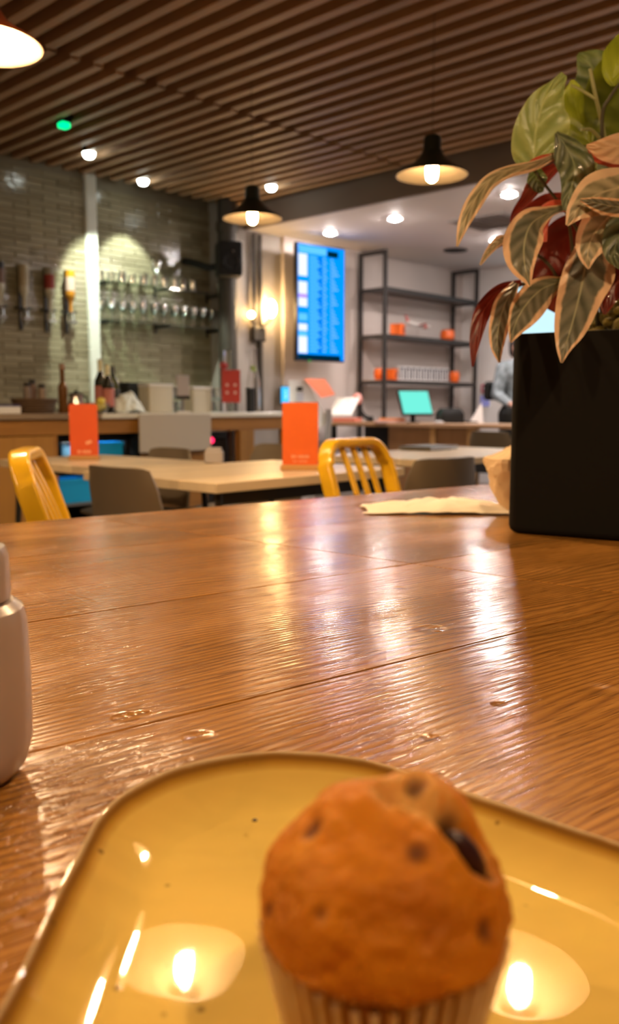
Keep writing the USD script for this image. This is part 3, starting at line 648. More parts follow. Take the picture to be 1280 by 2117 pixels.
def blk(name, u0, u1, v0, v1, m, lev=1):      # u from the left, v from the top, as fractions of the display
    return obj(name, span(-sw/2 + u0 * sw, -sw/2 + u1 * sw, -.0005 * lev + .006 - .001, .0075, sh/2 - v1 * sh, sh/2 - v0 * sh), scs[m], t, smooth=False)
blk('display', 0, 1, 0, 1, 'blue')
blk('header_bar', .02, .60, .015, .075, 'sky', 3); blk('clock_field', .62, .86, .03, .085, 'dark', 3); blk('footer_bar', 0, .92, .955, 1.0, 'dark', 3)
for v0, v1, m in ((.085, .275, 'white'), (.325, .43, 'white'), (.43, .465, 'violet'), (.465, .54, 'white'), (.60, .66, 'sky'), (.69, .75, 'white'), (.76, .80, 'sky'), (.80, .945, 'white')):
    blk('airline_field', .01, .19, v0, v1, m, 3)
NR = 26
for r in range(NR):
    v = .10 + r * .0325
    w = (.10 + .10 * ((r * 37) % 11) / 11)
    blk('city_text', .24, .26 + w + .04, v, v + .016, 'teal', 3)
    blk('flight_text', .53, .58 + .04 * ((r * 53) % 7) / 7, v, v + .014, 'pale', 3)
    blk('gate_text', .70, .74 + .14 * ((r * 29) % 13) / 13, v, v + .013, 'pale', 3)
    blk('column_shade', .42, .50, v, v + .020, 'navy', 2)
obj('status_light', ball(.012, (-.17, -.005, -TH / 2 + .0), 2), scs['green'], t, label='green standby light')

# ================================================================ STEEL SHELF UNIT
sf = thing('shelf_unit', 'tall dark steel shelf unit with three wooden shelves against the pale wall', 'shelf', (0, 0, 0))
X0, X1, Y0, Y1 = 7.56, 9.37, 5.96, 6.30
for x in (X0, X1):
    for y in (Y0, Y1): obj('post', span(x - .02, x + .02, y - .02, y + .02, 0, 2.64, .002), m_darksteel, sf)
    obj('top_rail', span(x - .02, x + .02, Y0 + .02, Y1 - .02, 2.60, 2.64), m_darksteel, sf)
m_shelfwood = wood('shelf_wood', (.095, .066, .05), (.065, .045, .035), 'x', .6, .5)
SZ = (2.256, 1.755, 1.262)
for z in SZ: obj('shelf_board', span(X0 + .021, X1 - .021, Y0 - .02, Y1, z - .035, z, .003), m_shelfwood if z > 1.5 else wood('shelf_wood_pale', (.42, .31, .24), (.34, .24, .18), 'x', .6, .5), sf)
for z in SZ: obj('shelf_rail', cat([span(X0 + .021, X1 - .021, Y0 - .024, Y0 - .0205, z - .05, z - .002), span(X0 - .018, X0 + .018, Y0 + .021, Y1 - .021, z - .05, z - .01), span(X1 - .018, X1 + .018, Y0 + .021, Y1 - .021, z - .05, z - .01)]), m_darksteel, sf)
m_orangeobj = mat('orange_ceramic', (.80, .13, .012), .35)
m_orangeinner = mat('orange_inner', (.34, .05, .008), .6)
def cup(name, label, px, y, z, r, h, square=False, inner=True):
    x = at_y(px, 700, y)[0]
    t = thing(name, label, 'pot', (x, y, z), 20)
    if square:
        s = rrect(2 * r, 2 * r, .02); k = len(s); R = lambda q, zz: np.c_[s * q, np.full(k, zz)]
        obj('body', loft([R(.94, 0), R(1, .01), R(1, h), R(.9, h), R(.88, .02)]), m_orangeobj, t)
        obj('front_disc', turned(lathe([(r * .62, 0), (r * .62, .004), (.001, .005)], 22), 90, (1, 0, 0)).apply_translation((0, -r, h / 2)), m_orangeinner, t)
    else:
        obj('body', lathe([(r * .7, 0), (r, h * .25), (r * 1.02, h * .7), (r * .85, h), (r * .78, h), (r * .9, h * .6), (.001, h * .15)], 26), m_orangeobj, t)
        obj('fill', lathe([(r * .8, h * .86), (r * .5, h * .9), (.001, h * .92)], 22), m_orangeinner, t)
cup('orange_box', 'square orange box on the middle shelf, left of the model plane', 822, 6.02, SZ[1], .072, .125, True)
cup('orange_pot', 'round orange pot at the right end of the middle shelf', 925, 6.05, SZ[1], .085, .125)
cup('orange_box', 'square orange box on the lowest shelf, directly left of the white letters', 808, 6.00, SZ[2], .070, .12, True)
cup('orange_pot', 'round orange pot behind the steel post on the lowest shelf', 785, 6.18, SZ[2], .06, .13)
cup('orange_pot', 'small round orange pot at the right end of the lowest shelf', 941, 6.02, SZ[2], .06, .13)
# model aeroplane on a clear stand
x, y = at_y(864, 664, 6.08)[:2]
t = thing('model_aeroplane', 'small red and white model aeroplane on a clear stand on the middle shelf', 'model', (x, y, SZ[1]), 8)
m_mred = mat('model_red', (.55, .08, .06), .4); m_mwhite = mat('model_white', (.72, .66, .62), .4)
fus = spline([(-.26, 0, .165), (-.1, 0, .15), (.1, 0, .145), (.25, 0, .145), (.30, 0, .142)], 16)
obj('fuselage', tube(fus, np.interp(np.linspace(0, 1, 16), [0, .2, .85, 1], [.008, .026, .026, .006]), 12), m_mwhite, t)
obj('wing', cat([trimesh.convex.convex_hull(np.array([(.07, s * .02, .145), (-.03, s * .02, .145), (-.10, s * .18, .155), (-.13, s * .18, .155), (.07, s * .02, .139), (-.03, s * .02, .139)])) for s in (-1, 1)]), m_mred, t)
obj('tail', trimesh.convex.convex_hull(np.array([(-.20, .003, .17), (-.27, .003, .24), (-.30, .003, .24), (-.27, .003, .17), (-.20, -.003, .17), (-.27, -.003, .24), (-.30, -.003, .24), (-.27, -.003, .17)])), m_mred, t)
obj('nose_band', tube([(.11, 0, .145), (.19, 0, .145)], .0268, 12), m_mred, t)
obj('stand', cat([bx((.10, .05, .008), (0, 0, .004)), tube([(0, 0, .008), (0, 0, .122)], .004, 8)]), m_glass, t)
# white letter blocks on the lowest shelf, too soft to read: pale upright blocks with dark strokes
xa, xb = at_y(826, 770, 6.05)[0], at_y(930, 770, 6.05)[0]
nl = 9; wl = (xb - xa) / nl
m_letter = mat('letter_white', (.62, .60, .60), .5); m_stroke = mat('letter_stroke', (.09, .08, .09), .5)
words = thing('letter_block', 'pale upright letter block with dark strokes on the lowest shelf, first from the left', 'letter block', (xa + wl / 2, 6.08, SZ[2]), 0, 'row of letter blocks on the lowest shelf')
obj('block', bx((wl - .008, .05, .165), (0, 0, .0825), .004), m_letter, words)
obj('stroke', cat([bx((.026, .004, .13), (-.03, -.0262, .085)), bx((.018, .004, .13), (.03, -.0262, .085)), bx((.05, .004, .020), (0, -.0262, .14))]), m_stroke, words)
for k in range(1, nl): dup(words, (xa + wl * (k + .5), 6.08, SZ[2]), 0.0, f'pale upright letter block with dark strokes on the lowest shelf, {NTH[k]} from the left')

# ================================================================ RIGHT-HAND SERVICE COUNTER
CX, CT = 6.78, .81
cn = thing('service_counter', 'wooden service counter below the steel shelf unit', 'counter', (0, 0, 0))
obj('counter_top', span(CX, 7.44, 2.9, 6.10, CT - .035, CT, .003), m_counterwood, cn)
pz = at_x(803, 930, CX + .03); pz2 = at_x(985, 930, CX + .03)
y_a, y_b = pz[1], pz2[1]
obj('front_panel', span(CX + .03, CX + .05, y_b + .10, y_a, .06, CT - .036, .003), wood('panel_wood', (.36, .19, .09), (.26, .13, .055), 'z', .7, .45), cn)
obj('post', span(CX + .01, CX + .09, y_b, y_b + .09, 0, CT - .036, .003), wood('post_wood', (.50, .29, .12), (.40, .22, .08), 'z', .7, .45), cn)
pp = at_x(895, 930, CX + .03)[1]
obj('post', span(CX + .015, CX + .029, pp - .03, pp + .03, 0, CT - .036, .003), LK + 'post_wood', cn)
obj('side_panel', span(CX + .05, 7.4, y_a - .02, y_a, 0, CT - .036), m_barwood, cn)
obj('back_panel', span(7.30, 7.32, y_a, 6.0, 0, CT - .036), m_black, cn)
for yl in (2.94, 6.02):
    for xl in (CX + .02, 7.36): obj('leg', span(xl, xl + .05, yl, yl + .05, 0, CT - .036), m_blackmetal, cn)
# monitor with a turquoise screen
pL, pR = at_x(824, 862, 7.0), at_x(896, 864, 7.0)
mx, my = (pL[:2] + pR[:2]) / 2
t = thing('till_monitor', 'till monitor with a glowing turquoise screen on the service counter', 'monitor', (mx, my, CT), YAW + 26)
mw, mh = .36, .265
pan = lambda m: moved(turned(m, -24, (1, 0, 0)), (0, 0, .07 + mh / 2))
obj('casing', pan(bx((mw, .03, mh), (0, .018, 0), .008)), m_black, t)
obj('display', pan(bx((mw - .03, .004, mh - .03), (0, .0015, 0))), glow('turquoise_screen', (.16, .80, .66), .82), t)
obj('stand', bx((.05, .02, .12), (0, .052, .07), .003), m_black, t); obj('foot', bx((.10, .09, .012), (0, .05, .006), .003), m_black, t)
# dark printer and bits right of it
q = at_x(930, 862, 7.22)
t = thing('receipt_printer', 'black receipt printer on the service counter right of the monitor', 'printer', (q[0], q[1], CT), YAW + 10)
obj('body', loft([np.c_[rrect(.24, .20, .02), np.full(20, 0)], np.c_[rrect(.24, .20, .02), np.full(20, .09)], np.c_[rrect(.19, .16, .02), np.full(20, .135)]]), m_black, t); obj('lid', bx((.17, .13, .012), (0, 0, .139), .004), m_blackmetal, t)
obj('cable', tube(spline([(.13, -.02, .012), (.19, -.10, .012), (.22, -.19, .012)], 12), .008, 6), m_black, t)
q = at_x(908, 866, 6.9)
t = thing('computer_mouse', 'grey computer mouse on the counter by the monitor foot', 'mouse', (q[0], q[1], CT), YAW + 40)
obj('shell', ball(.03, (0, 0, .012), 2, (2.0, 1.1, .55)).slice_plane((0, 0, .0), (0, 0, 1), cap=True), mat('mouse_grey', (.42, .40, .40), .4), t); obj('wheel', turned(lathe([(.001, -.004), (.006, -.004), (.006, .004), (.001, .004)], 12), 90, (1, 0, 0)).apply_translation((.03, 0, .026)), m_black, t)
q = at_x(806, 868, 6.86)
t = thing('booklet_stack', 'orange and white booklets lying on the counter left of the monitor', 'booklets', (q[0], q[1], CT), YAW + 8)
obj('top_booklet', bx((.24, .12, .02), (.02, 0, .037), .003), mat('orange_paper', (.78, .25, .06), .5), t); obj('lower_booklet', bx((.29, .13, .026), (0, 0, .013), .003), mat('pink_paper', (.70, .45, .40), .5), t)
q = at_x(985, 850, 7.36)
t = thing('paper_cone', 'pale folded card standing at the right end of the shelf foot', 'card', (q[0], q[1], CT), YAW)
obj('card_face', trimesh.convex.convex_hull(np.array([(-.07, 0, 0), (.07, 0, 0), (.06, .04, .20), (-.07, .004, 0), (.07, .004, 0), (.06, .044, .20)])), m_wall_white, t)
obj('card_back', trimesh.convex.convex_hull(np.array([(-.05, .10, 0), (.07, .10, 0), (.06, .046, .20), (-.05, .104, 0), (.07, .104, 0), (.06, .05, .20)])), m_wall_white, t)
# leaflet kiosk: white side board, orange and white sloping boards
q = at_x(640, 860, 6.16)
t = thing('leaflet_stand', 'white leaflet stand with orange top sloping beside the service counter', 'stand', (q[0], q[1], 0), YAW)
dd = (q[:2] @ FW[:2]); S = dd / F                   # metres per pixel at the stand
def K(px, py, off=0.0): return ((px - q_px) * S, off, (840 - py) * S * 1.0 + CZ)
q_px = 640 + (q[:2] @ RT[:2]) / dd * F
def slab(P, d=.02):
    P = np.array(P, float); return trimesh.convex.convex_hull(np.vstack([P, P + (0, d, 0)]))
obj('side_board', slab([K(598, 786), K(632, 786), K(682, 870), K(660, 885), K(598, 885)]), mat('stand_white', (.86, .80, .79), .5), t)
obj('orange_board', slab([K(628, 783, -.02), K(672, 783, .16), K(694, 815, .16), K(664, 822, -.02)], .012), mat('coral_board', (.62, .12, .035), .6), t, label='coral orange sloping board')
obj('dark_clip', slab([K(614, 800, -.012), K(626, 800, -.012), K(626, 808, -.012), K(614, 808, -.012)], .01), m_darksteel, t)
obj('bottle_print', slab([K(613, 811, -.008), K(628, 811, -.008), K(627, 829, -.008), K(614, 829, -.008)], .007), mat('print_lilac', (.60, .57, .66), .5), t)
obj('upright', slab([K(674, 845, -.03), K(686, 845, -.03), K(684, 910, -.03), K(673, 910, -.03)], .04), m_lavender, t)
obj('foot', span(-.16, .24, -.04, .16, 0, .03), m_lavender, t)
obj('post', span(-.02, .04, .0, .05, .03, .75), m_lavender, t)
q = at_x(718, 862, 6.95)
t = thing('tablet_stand', 'white tablet leaning on a coral base at the left end of the service counter', 'tablet', (q[0], q[1], CT), YAW - 25)
obj('base', bx((.26, .18, .045), (0, 0, .0225), .005), mat('coral_base', (.66, .22, .15), .5), t)
tb = obj('tablet', moved(turned(bx((.26, .012, .30), (0, 0, 0), .005), -52, (1, 0, 0)), (-.05, .03, .16)), m_whiteplastic, t)
obj('screen_mark', moved(turned(bx((.05, .002, .02), (.02, -.0072, .09)), -52, (1, 0, 0)), (-.05, .03, .16)), mat('teal_mark', (.25, .45, .5), .5), tb)
q = at_x(752, 866, 7.22)
t = thing('desk_lamp', 'black arched lamp with a small pink head beside the tablet', 'lamp', (q[0], q[1], CT), YAW)
obj('arch', tube(spline([(.10, 0, .034), (.03, 0, .046), (-.02, 0, .10), (-.05, 0, .19)], 14), np.linspace(.026, .012, 14), 8), m_black, t)
obj('head', ball(.055, (-.07, 0, .24), 2, (1, .8, 1.2)), mat('pink_head', (.70, .30, .26), .5), t)
obj('base', lathe([(.06, 0), (.06, .01), (.02, .014)], 20, (.08, 0, 0)), m_black, t)
q = at_y(589, 817, 6.30)
t = thing('blue_sign', 'small glowing blue sign at the left edge of the pale wall', 'sign', (q[0], 6.30, q[2]), 0)
obj('casing', bx((.13, .03, .18), (0, .012, 0), .02), m_blackmetal, t); obj('face', bx((.118, .012, .166), (0, -.008, 0), .012), glow('blue_sign', (.05, .52, 1.0), .95), t)
obj('figure', cat([bx((.018, .004, .06), (0, -.015, -.01)), ball(.012, (0, -.015, .04), 1, (1, .3, 1))]), glow('blue_sign_mark', (.4, .9, 1), 1.0), t)
obj('post', bx((.03, .03, .50), (0, .012, -.33)), m_darksteel, t)

# ---- right wall fittings
q = at_x(1003, 803, 9.64)
t = thing('fire_call_point', 'small red fire alarm call point on the white wall', 'call point', (q[0], q[1], q[2]), 0)
obj('box', bx((.03, .10, .10), (-.005, 0, 0), .006), mat('alarm_red', (.60, .05, .12), .4), t); obj('glass', bx((.006, .05, .05), (-.022, 0, 0), .002), m_wall_white, t)
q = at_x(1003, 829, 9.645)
t = thing('wall_notice', 'pale blue notice on the white wall under the call point', 'notice', (q[0], q[1], q[2]))  # thin square plate with a plain pale blue face
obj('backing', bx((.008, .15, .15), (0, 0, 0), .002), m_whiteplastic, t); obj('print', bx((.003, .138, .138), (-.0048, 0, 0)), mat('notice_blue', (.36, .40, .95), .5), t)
q = at_x(1135, 640, 9.58)
t = thing('wall_screen_panel', 'pale blue lit screen on the far wall seen between the leaves', 'screen', (q[0], q[1], q[2]))
obj('casing', bx((.05, .98, .60), (.02, 0, 0), .008), m_blackmetal, t); obj('display', bx((.006, .95, .57), (-.006, 0, 0)), glow('pale_screen', (.55, .82, .92), .85), t)

# ================================================================ PERSON behind the counter
def bones(J, B, refine=.02, it=12):
    man = []
    for a, b in B:
        pa, ra = J[a]; pb, rb = J[b]
        man.append(m3.Manifold.hull(m3.Manifold.sphere(ra, 16).translate(pa) + m3.Manifold.sphere(rb, 16).translate(pb)))
    m = m3.Manifold.batch_boolean(man, m3.OpType.Add).refine_to_length(refine)
    mm = m.to_mesh(); tm = trimesh.Trimesh(mm.vert_properties[:, :3], mm.tri_verts)
    trimesh.smoothing.filter_taubin(tm, iterations=it); return tm
q = at_d(1066, 900, 9.5)
pe = thing('person', 'person in a grey jacket standing behind the counter, mostly hidden by the black planter', 'person', (q[0], q[1], 0), YAW + 200)
SK = {'hip': ((0, 0, .94), .125), 'chest': ((0, .02, 1.24), .135), 'neck0': ((0, .0, 1.42), .055), 'neck': ((0, .01, 1.50), .05), 'sl': ((-.18, 0, 1.38), .06), 'sr': ((.18, 0, 1.38), .06),
      'el': ((-.26, .02, 1.10), .045), 'er': ((.26, .02, 1.10), .045), 'wl': ((-.22, .20, 1.00), .032), 'wr': ((.22, .20, 1.00), .032),
      'hl': ((-.09, 0, .88), .10), 'hr': ((.09, 0, .88), .10), 'kl': ((-.10, .02, .49), .065), 'kr': ((.10, .02, .49), .065), 'al': ((-.10, 0, .09), .042), 'ar': ((.10, 0, .09), .042), 'tl': ((-.11, .15, .045), .035), 'tr': ((.11, .15, .045), .035),
      'hd': ((0, .02, 1.60), .078), 'hd2': ((0, .035, 1.555), .062), 'hd3': ((0, .0, 1.63), .08), 'nose': ((0, .105, 1.585), .014), 'ch': ((0, .075, 1.525), .03)}
BB = [('hip', 'chest'), ('chest', 'neck0'), ('neck0', 'neck'), ('chest', 'sl'), ('chest', 'sr'), ('neck0', 'sl'), ('neck0', 'sr'), ('sl', 'el'), ('sr', 'er'), ('el', 'wl'), ('er', 'wr'), ('hip', 'hl'), ('hip', 'hr'), ('hl', 'kl'), ('hr', 'kr'), ('kl', 'al'), ('kr', 'ar'), ('al', 'tl'), ('ar', 'tr'),
      ('neck', 'hd2'), ('hd', 'hd2'), ('hd', 'hd3'), ('hd2', 'ch'), ('hd2', 'nose')]
for s, w in ((-1, 'wl'), (1, 'wr')):
    bp = np.array(SK[w][0])
    SK['pm' + w] = (tuple(bp + (0, .06, -.01)), .026); BB.append((w, 'pm' + w))
    for k in range(4):
        o = (k - 1.5) * .019; L = (.075, .085, .08, .062)[k]
        SK[f'f{w}{k}'] = (tuple(bp + (o, .085, -.012)), .0095); SK[f'g{w}{k}'] = (tuple(bp + (o * 1.1, .085 + L * .55, -.028)), .0085); SK[f'h{w}{k}'] = (tuple(bp + (o * 1.1, .085 + L * .85, -.055)), .0075)
        BB += [('pm' + w, f'f{w}{k}'), (f'f{w}{k}', f'g{w}{k}'), (f'g{w}{k}', f'h{w}{k}')]
    SK['t' + w] = (tuple(bp + (-s * .03, .04, -.015)), .011); SK['u' + w] = (tuple(bp + (-s * .05, .09, -.03)), .009); BB += [(w, 't' + w), ('t' + w, 'u' + w)]
obj('body', bones(SK, BB, .012, 6), mat('skin', (.50, .27, .20), .5), pe, smooth=True)
JK = {k: (SK[k][0], SK[k][1] + .018) for k in ('hip', 'chest', 'sl', 'sr', 'el', 'er')}; JK['neck0'] = (SK['neck0'][0], .07)
for s, a in (('l', -1), ('r', 1)): JK['w' + s] = (tuple(np.array(SK['w' + s][0]) * .93 + np.array(SK['e' + s][0]) * .07), .045)
obj('jacket', bones(JK, [('hip', 'chest'), ('chest', 'neck0'), ('chest', 'sl'), ('chest', 'sr'), ('neck0', 'sl'), ('neck0', 'sr'), ('sl', 'el'), ('sr', 'er'), ('el', 'wl'), ('er', 'wr')], .02), mat('jacket_grey', (.20, .23, .25), .8, vary=.5, nscale=14), pe, smooth=True)
TR = {k: (SK[k][0], SK[k][1] + .02) for k in ('hip', 'hl', 'hr', 'kl', 'kr')}; TR['al'] = ((-.10, 0, .12), .065); TR['ar'] = ((.10, 0, .12), .065)
obj('trousers', bones(TR, [('hip', 'hl'), ('hip', 'hr'), ('hl', 'kl'), ('hr', 'kr'), ('kl', 'al'), ('kr', 'ar')], .03), m_black, pe, smooth=True)
obj('shoes', cat([bx((.095, .26, .075), (s * .105, .07, .0385), .025) for s in (-1, 1)]), m_blackmetal, pe)
obj('hair', bones({'a': ((0, -.012, 1.64), .092), 'b': ((0, -.045, 1.56), .07)}, [('a', 'b')], .015), mat('hair_dark', (.03, .02, .018), .6), pe, smooth=True)
obj('eyes', cat([ball(.011, (s * .031, .092, 1.595), 1) for s in (-1, 1)]), m_whiteplastic, pe)
obj('shoulder_bag', bx((.24, .09, .20), (.20, -.14, 1.14), .03), m_black, pe, label='dark shoulder bag')

# ================================================================ LIGHT CAFE TABLES
ZT2 = .715
def cafe_table(label, x0, x1, y0, y1, seams):
    t = thing('cafe_table', label, 'table', ((x0 + x1) / 2, (y0 + y1) / 2, 0))
    w, d = (x1 - x0) / 2, (y1 - y0) / 2
    for k in range(seams):
        a = -d + 2 * d * k / seams; b = -d + 2 * d * (k + 1) / seams
        obj('top_board', span(-w, w, a + .0006, b - .0006, ZT2 - .035, ZT2, .002), m_oak, t)
    for s in (-1, 1): obj('apron', span(-w + .06, w - .06, s * (d - .07) - .01, s * (d - .07) + .01, ZT2 - .085, ZT2 - .036), m_blackmetal, t)
    for sx in (-1, 1):
        for sy in (-1, 1): obj('leg', tube([(sx * (w - .07), sy * (d - .07), ZT2 - .036), (sx * (w - .04), sy * (d - .04), 0)], .014, 8), m_blackmetal, t)
cafe_table('pale oak cafe table with the orange menu stand, in the middle of the room', 1.905, 2.95, 2.21, 3.015, 4)
cafe_table('pale oak cafe table at the left with the rounded red orange menu', 2.06, 2.66, 3.03, 4.0, 3)
q = at_z(975, 946, ZT2)
cafe_table('pale oak cafe table at the right behind the taupe chair', 3.42, 4.75, q[1], q[1] + .75, 4)

def menu(label, px, py, w, h, rounded, rz, cm):
    p = at_z(px, py, ZT2)
    t = thing('menu_stand', label, 'menu', (p[0], p[1], ZT2), rz)
    obj('base', bx((w + .012, .05, .022), (0, 0, .011), .003), wood('menu_base_wood', (.50, .27, .09), (.40, .2, .06), 'x', 1, .4) if rounded else LK + 'menu_base_wood', t)
    pl = Polygon(rrect(w, h, .014 if rounded else .002)); m = trimesh.creation.extrude_polygon(pl, .004); m = turned(m, 90, (1, 0, 0)); m.apply_translation((0, .002, h / 2 + .010))
    cdd = obj('card', m, cm, t)
    L = [bx((w * .50, .001, .012), (0, -.0024, .055)), bx((w * .40, .001, .006), (0, -.0024, .036))]
    if rounded: L = [bx((w * .48, .001, .017), (0, -.0024, .040))]
    # the print is too soft to read: short strokes in a line
    S_ = []
    for m in L:
        c0, ext = m.bounds.mean(0), m.extents; n = 11
        for k in range(n):
            if k in (3,): continue
            S_.append(bx((ext[0] / n * .72, .001, ext[2] * (.75 + .25 * ((k * 7) % 3 == 0))), (c0[0] - ext[0] / 2 + ext[0] * (k + .5) / n, c0[1], c0[2])))
    obj('print', cat(S_), mat('print_pale', (.75, .38, .22), .5) if rounded else LK + 'print_pale', cdd)
    if rounded: obj('print_mark', turned(bx((.028, .001, .014), (.022, -.0024, .085)), -20, (0, 1, 0), (.022, 0, .085)), LK + 'print_pale', cdd)
menu('rounded red orange menu card on the left cafe table', 175, 951, .134, .258, True, YAW + 4, mat('redorange_card', (.60, .085, .018), .35))
menu('square cornered bright orange menu card on the middle cafe table', 621, 972, .145, .262, False, YAW - 3, m_orange)
q = at_z(443, 957, ZT2)
t = thing('napkin_box', 'small lavender grey napkin box on the middle cafe table', 'napkin box', (q[0], q[1], ZT2), YAW)
obj('box', bx((.082, .07, .055), (0, 0, .0275), .005), m_lavender, t); obj('napkins', bx((.068, .05, .02), (0, 0, .06), .004), m_lavender, t)
q = at_z(886, 930, ZT2)
t = thing('laptop', 'closed dark grey laptop on the right cafe table', 'laptop', (q[0], q[1], ZT2), 4)
obj('base', bx((.32, .22, .014), (0, 0, .010), .004), m_steel, t); obj('lid', bx((.32, .22, .008), (0, 0, .022), .003), mat('laptop_grey', (.09, .085, .075), .5), t)

# ---------------------------------------------------------------- taupe shell chairs
def shell_chair(label, loc, rz):
    t = thing('shell_chair', label, 'chair', loc, rz)
    u, v = np.meshgrid(np.linspace(-1, 1, 13), np.linspace(0, 1, 12), indexing='ij')
    w = .215 - .03 * v - .02 * np.clip(v - .8, 0, 1) * 5 * np.abs(u) ** 6
    zb = .465 + .31 * v - .010 * np.clip(np.abs(u) - .6, 0, 1) ** 2 * 6 * (v > .6) * v
    yb = -.205 - .055 * v + .05 * u ** 2
    obj('backrest', sheet(np.stack([u * w, yb, zb], -1), .013), m_greyshell, t, smooth=50)
    ss = np.linspace(0, 1, 10); u, v = np.meshgrid(np.linspace(-1, 1, 11), ss, indexing='ij')
    obj('seat', sheet(np.stack([u * (.215 - .015 * v), -.19 + .40 * v, .455 + .012 * u ** 2 - .03 * np.clip(v - .75, 0, 1) ** 2 * 8], -1), .014), m_greyshell, t, smooth=50)
    for sx in (-1, 1):
        for sy in (-1, 1): obj('leg', tube([(sx * .15, sy * .13, .444), (sx * .20, sy * .19 - .01, 0)], .009, 8), m_blackmetal, t)
    obj('seat_frame', cat([tube([(-.15, s * .13, .438), (.15, s * .13, .438)], .008, 6) for s in (-1, 1)]), m_blackmetal, t)
    return t
ch0 = shell_chair('taupe shell chair with its back to us left of the middle table', (2.0, 2.63, 0), -90)
# put its back where the photograph has it: just outside the table's left edge
UsdGeom.Xformable(ch0).GetOrderedXformOps()[0].Set(Gf.Vec3d(1.885, 2.43, 0))
def more_chair(label, x, y, rz, zs=1.0): return dup(ch0, (x, y, 0), rz, label, None, (1, 1, zs))
more_chair('taupe shell chair with its back to us right of the yellow chair', 2.862, 2.14, -8)
more_chair('taupe shell chair beyond the left table, below the white flap', 2.64, 3.68, 90, .97)
more_chair('taupe shell chair behind the square orange menu, under the bar top', 3.0, 3.235, 90, 1.0)
more_chair('taupe shell chair at the left edge behind the yellow chair', 1.50, 3.02, -70)
more_chair('taupe shell chair at the service counter beside the planter', 6.30, 3.72, -90)

# ---------------------------------------------------------------- yellow slat-back chairs
def yellow_chair(label, loc, rz):
    t = thing('yellow_chair', label, 'chair', loc, rz)
    W, top, sz = .170, .845, .455
    def lean(z): return -.19 - .125 * np.clip((z - sz) / (top - sz), 0, 1.2) - .02 * np.clip((sz - z) / sz, 0, 1)
    r = .075
    P = [(-W - .012, z) for z in np.linspace(0, top - r, 14)]
    P += [(-W + r - r * math.cos(a), top - r + r * math.sin(a)) for a in np.linspace(.15, math.pi / 2, 8)]
    P += [(x, top) for x in np.linspace(-W + r, W - r, 6)[1:-1]]
    P += [(W - r + r * math.sin(a), top - r + r * math.cos(a)) for a in np.linspace(0, math.pi / 2 - .15, 8)]
    P += [(W + .012, z) for z in np.linspace(top - r, 0, 14)]
    P3 = np.array([(x, lean(z) + (.012 if abs(x) < W - r else 0) * 0, z) for x, z in P])
    obj('back_frame', sweep(P3, rrect(.032, .054, .010, 3), (0, 1, 0)), m_yellow, t, smooth=40)
    for k in (-1, 0, 1):
        Q = [(k * .066 * (1 - .08 * (z - .5)), lean(z) + .016 * math.sin((z - .45) / .36 * math.pi), z) for z in np.linspace(.47, top - .015, 12)]
        obj('slat', sweep(Q, rrect(.026, .013, .005, 3), (0, 1, 0)), m_yellow, t, smooth=40)
    u, v = np.meshgrid(np.linspace(-1, 1, 13), np.linspace(-1, 1, 13), indexing='ij')
    obj('seat', sheet(np.stack([u * .205 * (1 - .06 * (v < 0) * v * v), .01 + v * .205, sz - .016 * (1 - u ** 2) * (1 - v ** 2) - .01 * np.clip(v - .7, 0, 1)], -1), .018), m_yellow, t, smooth=40)
    for s in (-1, 1):
        obj('front_leg', tube([(s * .185, .19, sz - .012), (s * .20, .205, 0)], .0155, 10), m_yellow, t)
        obj('side_rail', tube([(s * .19, .19, .20), (s * .198, -.195, .20)], .010, 8), m_yellow, t)
        obj('seat_rail', tube([(s * .19, .185, sz - .03), (s * .19, -.185, sz - .03)], .013, 8), m_yellow, t)
    obj('cross_rail', tube([(-.19, .0, .20), (.19, .0, .20)], .009, 8), m_yellow, t)
    return t
yellow_chair('yellow slat-back metal chair right of the orange menu stand', (2.36, 1.67, 0), 184)
yellow_chair('yellow metal chair seen edge-on at the left edge of the photograph', (1.42, 1.93, 0), 233)

# ================================================================ OUR TABLE
tb = thing('communal_table', 'large worn oak table of wide planks in the foreground', 'table', (0, 0, 0))
ca, sa = math.cos(math.radians(PLANK_DEG)), math.sin(math.radians(PLANK_DEG))
A1 = np.array([ca, sa]); A2 = np.array([-sa, ca])               # along the planks, across them
O = np.array([.5, .46])
V = [-1.0, -.665, -.33, 0.0, .335, .725, 1.112]                 # plank joints, across, from the near side to the far edge
def seam(v):                                                     # the cross joint at x = .97, where both halves of the table meet
    # point on the line x = .96 + .04*(1.1-y) for this plank coordinate
    # solve O + u*A1 + v*A2 = (x(y), y)
    x0, k = 1.012, -.038
    return (x0 + k * (O[1] + v * A2[1]) - O[0] - v * A2[0]) / (A1[0] - k * A1[1])
def plank(u0a, u0b, u1a, u1b, va, vb):
    g = .0006; P = [(u0a + g, va + g), (u1a - g, va + g), (u1b - g, vb - g), (u0b + g, vb - g)]
    pts = [O + u * A1 + v * A2 for u, v in P]
    pl = Polygon(pts); b = .0010; top = np.array(pl.exterior.coords)[:4]; inn = np.array(pl.buffer(-b, join_style=2).exterior.coords)[:4]
    if not pl.exterior.is_ccw: top = top[::-1]
    ip = Polygon(inn); inn = inn if ip.exterior.is_ccw else inn[::-1]
    k = np.argmin([np.abs(np.roll(inn, j, 0) - top).sum() for j in range(4)]); inn = np.roll(inn, k, 0)
    # a finer top so that the joints read as worn edges
    return loft([np.c_[top, np.full(4, TZ - .04)], np.c_[top, np.full(4, TZ - b)], np.c_[inn, np.full(4, TZ)]])
U0, U1 = -1.6, 1.85
for i in range(len(V) - 1):
    a, b = V[i], V[i + 1]
    obj('plank', plank(U0, U0, seam(a), seam(b), a, b), m_table, tb, smooth=False)
    obj('plank', plank(seam(a), seam(b), U1, U1, a, b), m_table, tb, smooth=False)
